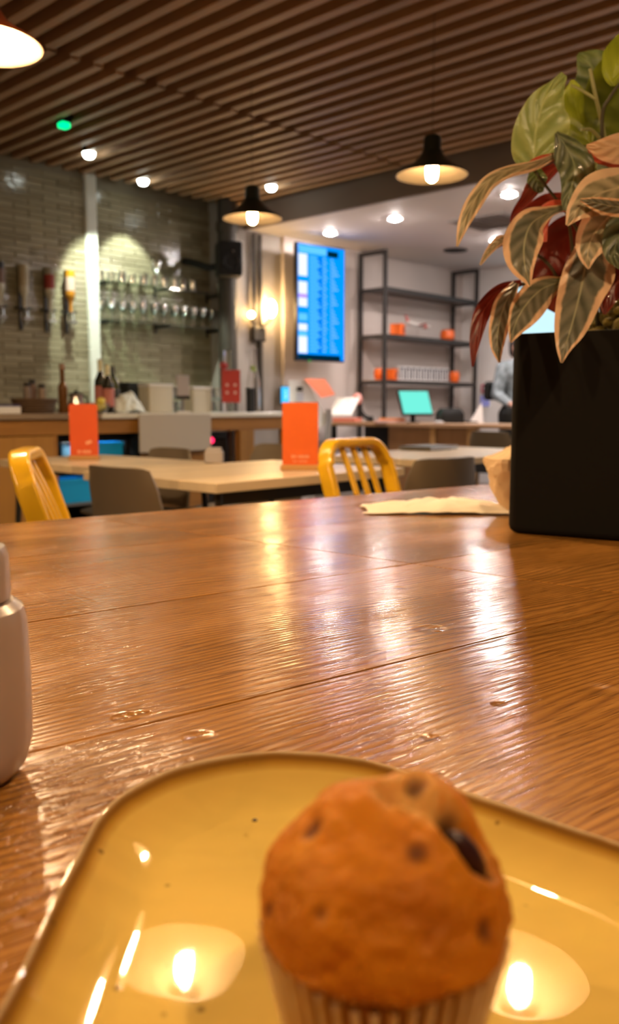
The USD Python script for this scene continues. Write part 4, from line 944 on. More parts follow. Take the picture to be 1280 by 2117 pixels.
def tq(u, v, z): p = O + u * A1 + v * A2; return (p[0], p[1], z)
for u in (U0 + .12, U1 - .12):
    for v in (V[0] + .12, V[-1] - .12): p = tq(u, v, 0); obj('leg', moved(turned(bx((.08, .08, .709), (0, 0, .3545), .005), PLANK_DEG), p), m_blackmetal, tb)
obj('frame', cat([tube([tq(U0 + .1, v, .685), tq(U1 - .1, v, .685)], .022, 8) for v in (V[0] + .12, V[-1] - .12)] + [tube([tq(u, V[0] + .1, .685), tq(u, V[-1] - .1, .685)], .022, 8) for u in (U0 + .12, U1 - .12)]), m_blackmetal, tb)

# ---------------------------------------------------------------- plate
def plate():
    cxy = np.array([.023, .308]); rin, rc = .035, .09; angs = [180, 48, -66]
    n = [np.array([math.cos(math.radians(a)), math.sin(math.radians(a))]) for a in angs]
    V_ = [np.linalg.solve(np.array([n[i], n[(i + 1) % 3]]), [rin, rin]) for i in range(3)]
    ol = Polygon(V_).buffer(rc, quad_segs=40)
    N = 160; th = np.linspace(0, 2 * np.pi, N, endpoint=False); R = []
    for a in th:
        l = ol.exterior.intersection(LineString([(0, 0), (math.cos(a), math.sin(a))])); R.append(math.hypot(l.x, l.y))
    R = np.array(R); D = np.stack([np.cos(th), np.sin(th)], 1)
    sm = lambda t: t * t * (3 - 2 * t)
    wav = 1 + .004 * np.sin(th * 3 + 1) + .003 * np.sin(th * 7)
    def zin(s): return .0072 + .0178 * np.clip((s - .76) / .24, 0, 1) ** 1.35
    prof = [(s, zin(s)) for s in (.02, .15, .3, .45, .6, .68, .73, .755, .775, .795, .82, .85, .88, .91, .94, .96, .98)]
    prof += [(.99, zin(.99) + .0003), (.997, zin(1) + .0002), (1.0, zin(1) - .0008), (.998, zin(1) - .0026), (.98, zin(.98) - .0045), (.9, zin(.9) - .005), (.8, zin(.8) - .0048), (.7, zin(.7) - .005), (.62, .0025), (.60, 0.0), (.55, 0.0), (.54, .0015), (.02, .0015)]
    rings, uv = [], []
    for k, (s, z) in enumerate(prof):
        rings.append(np.c_[D * (R * (s if s < .9 else s * wav ** ((s - .9) * 10)))[:, None], np.full(N, z)])
    m = loft(rings, True, True); m.fix_normals()
    svals = np.concatenate([np.full(N, s) for s, z in prof] + [[0], [0]]); st = np.stack([svals, np.concatenate([np.full(N, k / len(prof)) for k in range(len(prof))] + [[0], [1]])], 1)
    return m, st, cxy
pm, pst, pc = plate()
n = {'u': ('uvmap', {'attribute': 'st'}), 's': ('separate_xyz', {}), 't': ('texture_coordinate', {}),
     'nz': ('noise_texture', {'scale': 26.0, 'detail': 4.0}), 'nm': ('math', {'math_type': 'multiply_add', 'value2': .016, 'value3': -.008}), 'ad': ('math', {'math_type': 'add'}),
     'r': ('rgb_ramp', {'ramp': [(0, (.74, .52, .135)), (.80, (.74, .51, .125)), (.93, (.66, .43, .10)), (.955, (.42, .22, .03)), (.975, (.20, .085, .012)), (.985, (.26, .13, .03)), (.993, (.58, .42, .24)), (1.0, (.58, .42, .24))]}),
     'mb': ('mapping', {'scale': (7, 20, 7), 'rotation': (0, 0, .5)}), 'n2': ('noise_texture', {'scale': 1.2, 'detail': 3.0}), 'v2': ('map_range', {'from_min': .3, 'from_max': .7, 'to_min': .90, 'to_max': 1.10}), 'h': ('hsv', {}),
     'vo': ('voronoi_texture', {'scale': 62.0}), 'sp': ('map_range', {'from_min': .05, 'from_max': .13, 'to_min': 1.0, 'to_max': 0.0, 'clamp': True}), 'n3': ('noise_texture', {'scale': 31.0}), 'sg': ('map_range', {'from_min': .56, 'from_max': .60, 'to_min': 0.0, 'to_max': .8, 'clamp': True}), 'sm': ('math', {'math_type': 'multiply'}),
     'mx': ('mix_color', {'b': (.10, .05, .012)}), 'bn': ('noise_texture', {'scale': 17.0, 'detail': 1.0}), 'b': ('bump', {'strength': 1.0, 'distance': .0003}),
     'p': ('principled_bsdf', {'roughness': .022, 'specular_ior_level': .45})}
l = [('u.UV', 's.vector'), ('t.object', 'nz.vector'), ('nz.fac', 'nm.value1'), ('s.x', 'ad.value1'), ('nm.value', 'ad.value2'), ('ad.value', 'r.fac'),
     ('t.object', 'mb.vector'), ('mb.vector', 'n2.vector'), ('n2.fac', 'v2.value'), ('r.color', 'h.color'), ('v2.result', 'h.value'),
     ('t.object', 'vo.vector'), ('vo.distance', 'sp.value'), ('t.object', 'n3.vector'), ('n3.fac', 'sg.value'), ('sp.result', 'sm.value1'), ('sg.result', 'sm.value2'),
     ('h.color', 'mx.a'), ('sm.value', 'mx.fac'), ('mx.result', 'p.base_color'), ('t.object', 'bn.vector'), ('bn.fac', 'b.height'), ('b.normal', 'p.normal')]
m_plate = usdkit.material(stage, LK + 'yellow_glaze', n, l, surface='p.BSDF')
pxy = ground(*pc)
t = thing('plate', 'yellow glazed plate with a brown rim under the muffin', 'plate', (pxy[0], pxy[1], TZ), YAW)
obj('dish', pm, m_plate, t, smooth=True, uv=pst)
obj('speck', lathe([(.0014, 0), (.0012, .0006), (.0005, .0009)], 10, (-.05, .10, .0173)), mat('glaze_speck', (.05, .03, .012), .3), t, label='dark speck in the glaze')

# ---------------------------------------------------------------- muffin
mxy = ground(.0235, .262)
mf = thing('muffin', 'golden brown muffin with a burst top in a pale pleated paper case on the plate', 'muffin', (mxy[0], mxy[1], TZ + .0077), YAW)
def muffin_cap():
    m = trimesh.creation.icosphere(6, 1.0); d = m.vertices.copy()
    R, b = .0405, .0375
    up = d[:, 2] > 0
    P = np.stack([d[:, 0] * R, d[:, 1] * R, np.where(up, d[:, 2] * b, d[:, 2] * .012)], 1)
    lo = ~up; s = np.where(lo, 1 - .18 * np.clip(-d[:, 2], 0, 1) ** 1.5, 1.0); P[:, :2] *= s[:, None]
    N = d / np.array([R, R, b]); N /= np.linalg.norm(N, axis=1)[:, None]
    n1 = meshkit.fbm(d * 2.3 + 4, 3, 5) - .5; n2 = meshkit.fbm(d * 9 + 2, 3, 8) - .5
    disp = .0062 * n1 + .0017 * n2
    berry = np.zeros(len(d)); crumb = np.zeros(len(d))
    def near(c, r, sq=(1, 1, 1)): q = (P - np.array(c)) / np.array(sq); return np.linalg.norm(q, axis=1) / r
    g = lambda t, k=2: np.exp(-t ** k)
    disp += .0085 * g(near((.016, .012, .034), .014)) + .004 * g(near((-.008, .006, .035), .014))          # the lifted right-hand lump
    # crack from the top down the right side
    line = spline([(.002, .000, .039), (.009, -.002, .038), (.017, -.005, .034), (.023, -.008, .028), (.0275, -.010, .0225)], 30)
    dl = np.min(np.linalg.norm(P[:, None, :] - line[None], axis=2), axis=1); along = np.argmin(np.linalg.norm(P[:, None, :] - line[None], axis=2), axis=1) / 29
    wob = 1 + .5 * (meshkit.noise(d * 14, 3) - .5)
    disp -= .0058 * g(dl / (.0038 * wob))
    crumb = np.maximum(crumb, .95 * g(dl / .0062, 4) * (meshkit.noise(d * 20, 4) > .25))
    for c, r, dep in (((.0252, -.009, .0255), .0068, .013), ((.0205, -.007, .031), .0052, .009), ((.029, -.012, .020), .004, .006)):
        disp -= dep * g(near(c, r), 4); berry = np.maximum(berry, g(near(c, r * 1.05), 8))
    for c, r, dep in (((-.022, -.006, .0295), .0042, .0022), ((-.019, -.028, .0165), .0030, .0018), ((.0265, -.026, .010), .004, .0018), ((-.036, -.014, .009), .0028, .0012), ((.008, -.020, .030), .004, .0012), ((.010, .004, .037), .0035, .004)):
        disp -= dep * g(near(c, r), 3); berry = np.maximum(berry, .8 * g(near(c, r * .95), 4))
    crumb = np.maximum(crumb, .8 * g(near((.010, .006, .040), .010), 4) * (meshkit.noise(d * 24, 6) > .35))
    disp += crumb * .0016 * (meshkit.fbm(d * 22, 2, 2) - .5) * 2
    P = P + N * disp[:, None]; P[:, 2] += .0515
    m.vertices = P; return m, berry, crumb
cm, berry, crumb = muffin_cap()
n = {'ab': ('attribute', {'attribute': 'berry'}), 'ac': ('attribute', {'attribute': 'crumb'}), 't': ('texture_coordinate', {}),
     'nz': ('noise_texture', {'scale': 70.0, 'detail': 5.0}), 'n2': ('noise_texture', {'scale': 420.0, 'detail': 2.0}), 'bg': ('noise_texture', {'scale': 26.0, 'detail': 3.0}),
     'r': ('rgb_ramp', {'ramp': [(.25, (.34, .09, .002)), (.55, (.56, .185, .004)), (.8, (.68, .27, .012))]}), 'mixn': ('mix_float', {'fac': .4}),
     'm1': ('mix_color', {'b': (.62, .33, .085)}), 'm2': ('mix_color', {'b': (.045, .006, .005)}), 'b': ('bump', {'strength': .6, 'distance': .0006}),
     'p': ('principled_bsdf', {'roughness': .6, 'specular_ior_level': .22, 'subsurface_weight': .15, 'subsurface_scale': .003, 'subsurface_radius': (1, .35, .08)})}
l = [('t.object', 'nz.vector'), ('t.object', 'n2.vector'), ('t.object', 'bg.vector'), ('bg.fac', 'mixn.a'), ('nz.fac', 'mixn.b'), ('mixn.result', 'r.fac'), ('r.color', 'm1.a'), ('ac.fac', 'm1.fac'), ('m1.result', 'm2.a'), ('ab.fac', 'm2.fac'), ('m2.result', 'p.base_color'), ('n2.fac', 'b.height'), ('b.normal', 'p.normal')]
m_muffin = usdkit.material(stage, LK + 'muffin_crust', n, l, surface='p.BSDF')
cap = obj('cake_top', cm, m_muffin, mf, smooth=True)
for nm, val in (('berry', berry), ('crumb', crumb)):
    UsdGeom.PrimvarsAPI(cap).CreatePrimvar(nm, Sdf.ValueTypeNames.FloatArray, 'vertex').Set([float(x) for x in val])
by = turned(ball(.0052, (0, 0, 0), 3, (.85, .75, 1.75)), -38, (0, 1, 0)); by.vertices += .0006 * (meshkit.fbm(by.vertices * 260, 2, 4)[:, None] - .5)
by.apply_translation((.0243, -.0095, .0515 + .0245))
obj('berry', by, mat('baked_berry', (.030, .006, .007), .35), mf, smooth=True, label='dark baked berry in the crack')
def paper_case():
    n = 44 * 6; th = np.linspace(0, 2 * np.pi, n, endpoint=False); w = np.cos(th * 44); w = np.sign(w) * np.abs(w) ** .7; rings = []
    for z in np.linspace(0, .0475, 12):
        k = z / .0475; r = .0272 + .0108 * k; a = (.0017 + .0006 * k) * min(1, z / .004 + .3)
        top = (.0012 * np.sin(th * 5 + 1) + .0016 * np.cos(th * 2 + .6)) * k ** 3
        rings.append(np.c_[(r + a * w) * np.cos(th), (r + a * w) * np.sin(th), z + top])
    inner = [rings[-1] * np.array([.985, .985, 1])] + [np.c_[r[:, :2] * .97, r[:, 2]] for r in rings[-2:4:-2]]
    return loft(rings + inner, True, False), np.concatenate([np.tile(w, len(rings + inner)), [0.0]])
pcm, pridge = paper_case()
m_paper = usdkit.material(stage, LK + 'baking_paper', {
    't': ('texture_coordinate', {}), 's': ('separate_xyz', {}), 'nz': ('noise_texture', {'scale': 90.0, 'detail': 3.0}), 'r': ('rgb_ramp', {'ramp': [(.3, (.80, .58, .30)), (.7, (.95, .80, .56))]}), 'at': ('attribute', {'attribute': 'ridge'}), 'am': ('map_range', {'from_min': -.6, 'from_max': .8, 'to_min': 1.0, 'to_max': 0.0, 'clamp': True}), 'oil': ('mix_color', {'b': (.50, .20, .03)}),
    'p': ('principled_bsdf', {'roughness': .45, 'subsurface_weight': 0.0}), 'tr': ('translucent_bsdf', {'color': (.75, .42, .12)}), 'mx': ('mix_closure', {'fac': .22})},
    [('t.object', 'nz.vector'), ('nz.fac', 'r.fac'), ('at.fac', 'am.value'), ('am.result', 'oil.fac'), ('r.color', 'oil.a'), ('oil.result', 'p.base_color'), ('p.BSDF', 'mx.closure1'), ('tr.BSDF', 'mx.closure2')], surface='mx.closure')
pcase = obj('paper_case', pcm, m_paper, mf, smooth=True)
UsdGeom.PrimvarsAPI(pcase).CreatePrimvar('ridge', Sdf.ValueTypeNames.FloatArray, 'vertex').Set([float(x) for x in pridge])

# ---------------------------------------------------------------- white jar at the left edge
jxy = ground(-.2125, .495)
t = thing('sugar_jar', 'white ceramic jar with a lid at the left edge of the table', 'jar', (jxy[0], jxy[1], TZ), YAW)
m_ceramic = mat('white_ceramic', (.43, .345, .32), .25, coat_weight=.3)
obj('body', lathe([(.030, 0), (.036, .002), (.043, .010), (.0465, .024), (.047, .06), (.046, .095), (.044, .103), (.039, .107), (.034, .107)], 56), m_ceramic, t)
obj('lid', lathe([(.034, .1072), (.037, .1085), (.0375, .112), (.037, .134), (.035, .139), (.030, .141), (.001, .142)], 56), m_ceramic, t)

# ---------------------------------------------------------------- crumpled napkins
G = crumple(40, 16, .33, .16, .020, 11, .014, .30); G[..., 2] = np.maximum(G[..., 2], 0) + .0035
p = obj('paper_napkin', sheet(G, .0016), mat('napkin_paper', (.90, .80, .64), .8, bump=.0005, bscale=300), smooth=60)
UsdGeom.Xformable(p).AddTranslateOp().Set(Gf.Vec3d(1.535, 1.055, TZ)); UsdGeom.Xformable(p).AddRotateZOp().Set(-47.0)
tag(p, 'crumpled pale paper napkin lying flat near the far edge of the table', 'napkin')
def bag():
    u, v = np.meshgrid(np.linspace(0, 2 * np.pi, 36, endpoint=False), np.linspace(0, 1, 18), indexing='ij')
    P = np.stack([np.cos(u) * 1.5, np.sin(u) * 1.5, v * 2.4], -1); nn = meshkit.fbm(P * 1.6, 3, 31) - .5
    r = .055 * (.55 + .75 * np.sin(np.clip(v * 1.15, 0, 1) * np.pi * .62)) * (1 + .55 * nn)
    r = np.where(v > .82, r * (1 - .55 * (v - .82) / .18), r)
    return loft([np.stack([r[:, j] * np.cos(u[:, j]) * 1.1, r[:, j] * np.sin(u[:, j]), .002 + v[:, j] * .135 + .012 * nn[:, j] * v[:, j]], 1) for j in range(18)])
q = at_z(1066, 1062, TZ)
t = thing('paper_bag', 'crumpled beige paper bag standing behind the black planter', 'bag', (q[0] + .03, q[1] + .008, TZ), 30)
obj('bag', bag(), mat('beige_paper', (.72, .52, .30), .8, bump=.0006, bscale=150), t, smooth=20)
obj('folded_edge', bx((.05, .006, .016), (-.012, 0, .140), .002), LK + 'beige_paper', t)

# ================================================================ PLANTER AND PLANT
PDEG = 10.1
PH, PS = .343, .34
e = math.radians(PDEG); fx = np.array([math.cos(e), math.sin(e)]); fy = np.array([-math.sin(e), math.cos(e)])   # planter's own axes
PCO = np.array([1.337, .782])                                   # its near left bottom corner
pcen = PCO + fx * PS / 2 - fy * PS / 2
t = thing('planter', 'large square matt black planter on the table', 'planter', (pcen[0], pcen[1], TZ), PDEG)
sq = lambda ins, r: rrect(PS - 2 * ins, PS - 2 * ins, max(r - ins, .004), 6)
L = [(0, .016), (.002, .008), (.007, .002), (.014, 0), (PH - .003, 0), (PH - .0008, .001), (PH, .003), (PH, .012), (PH - .003, .0145), (PH - .07, .016)]
obj('pot', loft([np.c_[sq(i, .022), np.full(28, z)] for z, i in L]), mat('matt_black', (.006, .005, .0035), .85, specular_ior_level=.2), t)
u, v = np.meshgrid(np.linspace(-1, 1, 26), np.linspace(-1, 1, 26), indexing='ij')
z = PH - .045 + .03 * meshkit.fbm(np.stack([u * 3, v * 3, u * 0], -1), 3, 2)
obj('soil', sheet(np.stack([u * (PS / 2 - .019), v * (PS / 2 - .019), z], -1), .01), mat('dark_soil', (.03, .02, .012), .9, vary=.5, nscale=40), t)

def leaf_mat(name, margin, dark, light, rib, under, mw=.74, trans=(.25, .35, .05), tf=.22, vfreq=24.0, rel=1.0):
    n = {'u': ('uvmap', {'attribute': 'st'}), 's': ('separate_xyz', {}), 'g': ('geometry', {}), 't': ('texture_coordinate', {}), 'o': ('object_info', {}),
         'uc': ('math', {'math_type': 'multiply_add', 'value2': 2.0, 'value3': -1.0}), 'ua': ('math', {'math_type': 'absolute'}),
         'nz': ('noise_texture', {'scale': 38.0, 'detail': 4.0}), 'nj': ('math', {'math_type': 'multiply_add', 'value2': .30, 'value3': -.15}), 'um': ('math', {'math_type': 'add'}),
         # feathered veins: they leave the midrib and sweep towards the tip
         'vk': ('math', {'math_type': 'multiply_add', 'value2': -9.0}), 'v1': ('math', {'math_type': 'multiply', 'value2': vfreq}), 'vn': ('math', {'math_type': 'multiply_add', 'value2': 3.0}),
         'vs': ('math', {'math_type': 'sine'}), 'vr': ('map_range', {'from_min': -1.0, 'from_max': 1.0, 'to_min': 0.0, 'to_max': 1.0}),
         'vm': ('mix_float', {'fac': .62}), 'cr': ('rgb_ramp', {'ramp': [(.2, dark), (.85, light)]}),
         'mg': ('map_range', {'from_min': mw - .05, 'from_max': mw + .05, 'to_min': 0.0, 'to_max': 1.0, 'clamp': True}), 'mm': ('mix_color', {'b': margin}),
         'rb': ('map_range', {'from_min': .025, 'from_max': .06, 'to_min': .8, 'to_max': 0.0, 'clamp': True}), 'mr': ('mix_color', {'b': rib}),
         'ur': ('rgb_ramp', {'ramp': [(.3, tuple(np.array(under) * .6)), (.7, under)]}), 'bf': ('mix_color', {}),
         'bp': ('bump', {'strength': .7, 'distance': .0022 * rel}), 'tp': ('map_range', {'from_min': .80, 'from_max': 1.0, 'to_min': 0.0, 'to_max': .42, 'clamp': True}), 'ut': ('math', {'math_type': 'add'}), 'p': ('principled_bsdf', {'roughness': .36, 'coat_weight': .1}), 'tr': ('translucent_bsdf', {'color': trans}), 'mx': ('mix_closure', {'fac': tf})}
    l = [('u.UV', 's.vector'), ('s.x', 'uc.value1'), ('uc.value', 'ua.value1'), ('t.object', 'nz.vector'), ('nz.fac', 'nj.value1'), ('ua.value', 'um.value1'), ('nj.value', 'um.value2'),
         ('s.y', 'v1.value1'), ('ua.value', 'vk.value1'), ('v1.value', 'vk.value3'), ('nz.fac', 'vn.value1'), ('vk.value', 'vn.value3'), ('vn.value', 'vs.value1'), ('vs.value', 'vr.value'),
         ('vr.result', 'vm.a'), ('nz.fac', 'vm.b'), ('vm.result', 'cr.fac'), ('cr.color', 'mm.a'), ('s.y', 'tp.value'), ('um.value', 'ut.value1'), ('tp.result', 'ut.value2'), ('ut.value', 'mg.value'), ('mg.result', 'mm.fac'), ('mm.result', 'mr.a'), ('ua.value', 'rb.value'), ('rb.result', 'mr.fac'),
         ('nz.fac', 'ur.fac'), ('mr.result', 'bf.a'), ('ur.color', 'bf.b'), ('g.backfacing', 'bf.fac'), ('bf.result', 'p.base_color'), ('vr.result', 'bp.height'), ('bp.normal', 'p.normal'), ('p.BSDF', 'mx.closure1'), ('tr.BSDF', 'mx.closure2')]
    return usdkit.material(stage, LK + name, n, l, surface='mx.closure')
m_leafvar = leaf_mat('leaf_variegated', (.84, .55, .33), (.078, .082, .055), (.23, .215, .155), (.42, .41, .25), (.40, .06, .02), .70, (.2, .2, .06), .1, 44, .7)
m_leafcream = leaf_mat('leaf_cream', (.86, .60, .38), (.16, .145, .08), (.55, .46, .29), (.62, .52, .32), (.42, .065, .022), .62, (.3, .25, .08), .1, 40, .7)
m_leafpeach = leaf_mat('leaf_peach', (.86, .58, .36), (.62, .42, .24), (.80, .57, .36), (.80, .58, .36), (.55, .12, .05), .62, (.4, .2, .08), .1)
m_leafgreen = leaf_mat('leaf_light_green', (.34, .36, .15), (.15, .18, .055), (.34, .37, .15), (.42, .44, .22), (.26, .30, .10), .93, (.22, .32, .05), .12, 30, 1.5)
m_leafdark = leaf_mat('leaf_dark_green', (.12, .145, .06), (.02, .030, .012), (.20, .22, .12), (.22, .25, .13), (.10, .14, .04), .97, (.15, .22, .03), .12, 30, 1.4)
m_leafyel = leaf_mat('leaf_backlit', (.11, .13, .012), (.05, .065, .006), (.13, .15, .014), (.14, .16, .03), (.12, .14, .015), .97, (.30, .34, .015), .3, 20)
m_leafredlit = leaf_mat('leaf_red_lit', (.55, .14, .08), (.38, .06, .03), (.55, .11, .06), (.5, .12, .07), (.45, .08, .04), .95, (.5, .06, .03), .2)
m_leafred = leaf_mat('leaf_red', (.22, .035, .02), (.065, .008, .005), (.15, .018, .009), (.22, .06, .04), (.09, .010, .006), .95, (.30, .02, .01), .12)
m_stem = mat('stem_green', (.30, .30, .12), .5); m_stemdark = mat('stem_dark', (.07, .06, .03), .6)

pl = thing('houseplant', 'houseplant with cream edged drooping leaves in the black planter', 'plant', (0, 0, 0))
def leaf(pts, m, flip=False, fold=.18, cup_=0.0, tl=0.0, tr=0.0, wave=.06, seed=0, nv=26, nu=13):
    """pts: base to tip, (x, y, depth, half width to the left, to the right of the midrib) in the photograph's measure; tl, tr: how far each edge turns away."""
    A = np.array(pts, float); P = np.array([at_d(a[0], a[1], a[2]) for a in A])
    C = spline(P, nv); W = np.clip(spline(A[:, 3:5] * (A[:, 2] / F)[:, None], nv), .0004, None)
    T = np.gradient(C, axis=0); T /= np.linalg.norm(T, axis=1)[:, None]
    us = np.linspace(-1, 1, nu); G = np.zeros((nv, nu, 3)); uv = np.zeros((nv, nu, 2))
    for i in range(nv):
        nh = CAM - C[i]; nh /= np.linalg.norm(nh); S = np.cross(nh, T[i]); S /= np.linalg.norm(S)      # S: to the left of travel
        v = i / (nv - 1)
        for j, u in enumerate(us):
            w = W[i, 0] if u < 0 else W[i, 1]; a = abs(u)
            away = (tl if u < 0 else tr) * w * a + fold * w * a - cup_ * w * a * a
            wv = wave * w * a * math.sin(v * 17 + seed * 1.7 + (2 if u < 0 else 0))
            G[i, j] = C[i] - S * u * w - nh * (away + wv); uv[i, j] = (.5 + .5 * u, v)
    I = np.arange(nv * nu).reshape(nv, nu); q = np.stack([I[:-1, :-1], I[:-1, 1:], I[1:, 1:], I[1:, :-1]], -1).reshape(-1, 4)
    f = np.vstack([q[:, [0, 1, 2]], q[:, [0, 2, 3]]])
    V_ = G.reshape(-1, 3); nrm = np.cross(V_[f[0, 1]] - V_[f[0, 0]], V_[f[0, 2]] - V_[f[0, 0]])
    if (nrm @ (CAM - V_[f[0, 0]]) < 0) != flip: f = f[:, ::-1]
    return obj('leaf', trimesh.Trimesh(V_, f, process=False), m, pl, smooth=True, uv=uv.reshape(-1, 2))
# -- back and top
leaf([(1232, 330, 1.56, 4, 4), (1235, 265, 1.58, 50, 40), (1240, 190, 1.60, 62, 52), (1225, 140, 1.62, 44, 40), (1195, 112, 1.63, 4, 4)], m_leafdark, fold=-.1, seed=1)
leaf([(1300, 300, 1.50, 4, 4), (1290, 240, 1.50, 66, 60), (1280, 180, 1.52, 70, 60), (1275, 125, 1.54, 40, 40), (1272, 100, 1.55, 4, 4)], m_leafyel, fold=.1, seed=2)
leaf([(1268, 178, 1.48, 6, 6), (1270, 150, 1.48, 24, 30), (1282, 112, 1.48, 34, 42), (1290, 76, 1.49, 16, 16), (1292, 66, 1.49, 3, 3)], m_leafyel, fold=.1, seed=3)
leaf([(1222, 300, 1.54, 5, 5), (1205, 265, 1.54, 32, 30), (1192, 225, 1.55, 40, 38), (1186, 190, 1.56, 22, 20), (1183, 165, 1.56, 3, 3)], m_leafyel, fold=.15, seed=4)
leaf([(1105, 352, 1.46, 8, 8), (1104, 325, 1.46, 42, 34), (1108, 270, 1.45, 46, 66), (1122, 215, 1.44, 32, 56), (1148, 175, 1.43, 12, 24), (1165, 152, 1.43, 6, 10)], m_leafgreen, fold=.12, cup_=-.05, seed=5, nv=34)
# -- red undersides and shaded leaves in the middle
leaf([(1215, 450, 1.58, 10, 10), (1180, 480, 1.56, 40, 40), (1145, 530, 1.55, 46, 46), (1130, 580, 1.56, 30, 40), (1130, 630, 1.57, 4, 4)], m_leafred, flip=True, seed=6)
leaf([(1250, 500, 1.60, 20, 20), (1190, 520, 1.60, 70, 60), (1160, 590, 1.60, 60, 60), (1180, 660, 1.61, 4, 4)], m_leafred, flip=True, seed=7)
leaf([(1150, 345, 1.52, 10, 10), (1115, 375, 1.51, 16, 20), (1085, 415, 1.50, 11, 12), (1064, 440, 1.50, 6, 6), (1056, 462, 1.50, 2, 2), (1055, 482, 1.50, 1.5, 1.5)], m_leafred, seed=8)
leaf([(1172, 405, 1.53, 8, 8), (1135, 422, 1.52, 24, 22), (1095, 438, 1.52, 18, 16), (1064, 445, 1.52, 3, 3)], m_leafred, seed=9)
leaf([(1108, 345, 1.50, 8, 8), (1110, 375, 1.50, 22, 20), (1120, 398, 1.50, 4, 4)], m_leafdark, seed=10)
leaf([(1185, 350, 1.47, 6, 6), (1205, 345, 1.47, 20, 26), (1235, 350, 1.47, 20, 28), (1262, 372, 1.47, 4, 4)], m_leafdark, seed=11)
leaf([(1190, 420, 1.44, 6, 6), (1200, 380, 1.43, 20, 20), (1215, 345, 1.43, 22, 20), (1235, 318, 1.43, 4, 4)], m_leafgreen, seed=12)
# -- the dark ribbed leaf pointing down
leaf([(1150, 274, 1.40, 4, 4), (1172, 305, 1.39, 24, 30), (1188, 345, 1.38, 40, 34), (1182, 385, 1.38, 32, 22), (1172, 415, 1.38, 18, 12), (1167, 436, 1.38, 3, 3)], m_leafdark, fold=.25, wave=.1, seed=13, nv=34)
# -- long arching leaf at the far left, with its red underside behind
leaf([(1150, 322, 1.42, 4, 6), (1105, 338, 1.38, 14, 6), (1050, 352, 1.34, 16, 9), (1010, 375, 1.31, 18, 13), (978, 420, 1.29, 19, 16), (958, 465, 1.28, 12, 12), (945, 510, 1.28, 2, 2)], m_leafcream, fold=.35, seed=14, nv=40)
leaf([(1152, 325, 1.43, 6, 10), (1115, 340, 1.40, 4, 16), (1080, 356, 1.38, 4, 10), (1045, 362, 1.36, 2, 3)], m_leafredlit, seed=15)
leaf([(1052, 492, 1.50, 5, 8), (1030, 502, 1.47, 8, 12), (1008, 522, 1.45, 8, 6), (993, 548, 1.44, 2, 2)], m_leafcream, fold=.3, seed=16)
leaf([(1056, 496, 1.51, 6, 12), (1035, 506, 1.48, 4, 18), (1015, 520, 1.46, 2, 6)], m_leafred, seed=17)
# -- cream edged leaves hanging in front
leaf([(1172, 428, 1.42, 4, 6), (1135, 440, 1.37, 12, 14), (1100, 462, 1.33, 30, 34), (1085, 500, 1.31, 36, 44), (1085, 545, 1.30, 22, 34), (1096, 592, 1.30, 2, 2)], m_leafvar, fold=.22, seed=18, nv=40)
leaf([(1175, 430, 1.44, 6, 14), (1145, 440, 1.41, 4, 26), (1130, 465, 1.40, 4, 30), (1128, 500, 1.40, 3, 6)], m_leafredlit, seed=19)
leaf([(1345, 372, 1.36, 20, 20), (1290, 385, 1.32, 50, 38), (1235, 402, 1.29, 46, 44), (1195, 432, 1.27, 26, 24), (1172, 466, 1.27, 3, 3)], m_leafcream, fold=.2, seed=20, nv=40)
leaf([(1345, 430, 1.30, 14, 10), (1280, 428, 1.27, 20, 16), (1235, 420, 1.26, 16, 12), (1200, 413, 1.26, 3, 3)], m_leafvar, fold=.15, seed=21)
leaf([(1290, 420, 1.38, 20, 20), (1255, 452, 1.35, 50, 42), (1225, 490, 1.33, 46, 34), (1215, 525, 1.32, 26, 20), (1217, 556, 1.32, 2, 2)], m_leafcream, fold=.2, seed=22, nv=34)
leaf([(1330, 290, 1.38, 20, 20), (1290, 300, 1.34, 36, 26), (1250, 305, 1.32, 26, 20), (1212, 302, 1.31, 3, 3)], m_leafpeach, fold=.1, seed=23)
leaf([(1335, 318, 1.42, 20, 20), (1285, 322, 1.40, 24, 24), (1240, 320, 1.38, 16, 16), (1216, 308, 1.37, 2, 2)], m_leafredlit, seed=24)
leaf([(1215, 500, 1.40, 30, 20), (1208, 560, 1.36, 62, 42), (1196, 620, 1.33, 46, 44), (1180, 680, 1.31, 32, 34), (1168, 720, 1.30, 14, 18), (1161, 750, 1.30, 2, 2)], m_leafvar, fold=.22, seed=25, nv=44)
leaf([(1165, 580, 1.42, 10, 8), (1120, 598, 1.38, 34, 26), (1086, 632, 1.35, 40, 28), (1066, 668, 1.34, 30, 16), (1056, 708, 1.33, 2, 2)], m_leafvar, fold=-.15, seed=26, nv=34)
leaf([(1068, 585, 1.44, 6, 8), (1046, 625, 1.41, 20, 22), (1032, 670, 1.39, 22, 20), (1028, 715, 1.38, 14, 14), (1033, 750, 1.38, 2, 2)], m_leafvar, fold=.2, seed=27)
leaf([(1078, 584, 1.46, 6, 6), (1035, 600, 1.44, 13, 13), (1002, 640, 1.42, 16, 18), (985, 695, 1.41, 12, 14), (977, 758, 1.41, 2, 2)], m_leafred, fold=.3, seed=28, nv=34)
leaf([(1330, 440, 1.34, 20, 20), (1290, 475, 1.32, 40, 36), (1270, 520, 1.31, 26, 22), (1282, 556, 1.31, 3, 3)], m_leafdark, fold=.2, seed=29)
leaf([(1345, 560, 1.45, 20, 20), (1300, 570, 1.42, 40, 40), (1262, 600, 1.41, 30, 30), (1250, 650, 1.41, 3, 3)], m_leafred, seed=30)
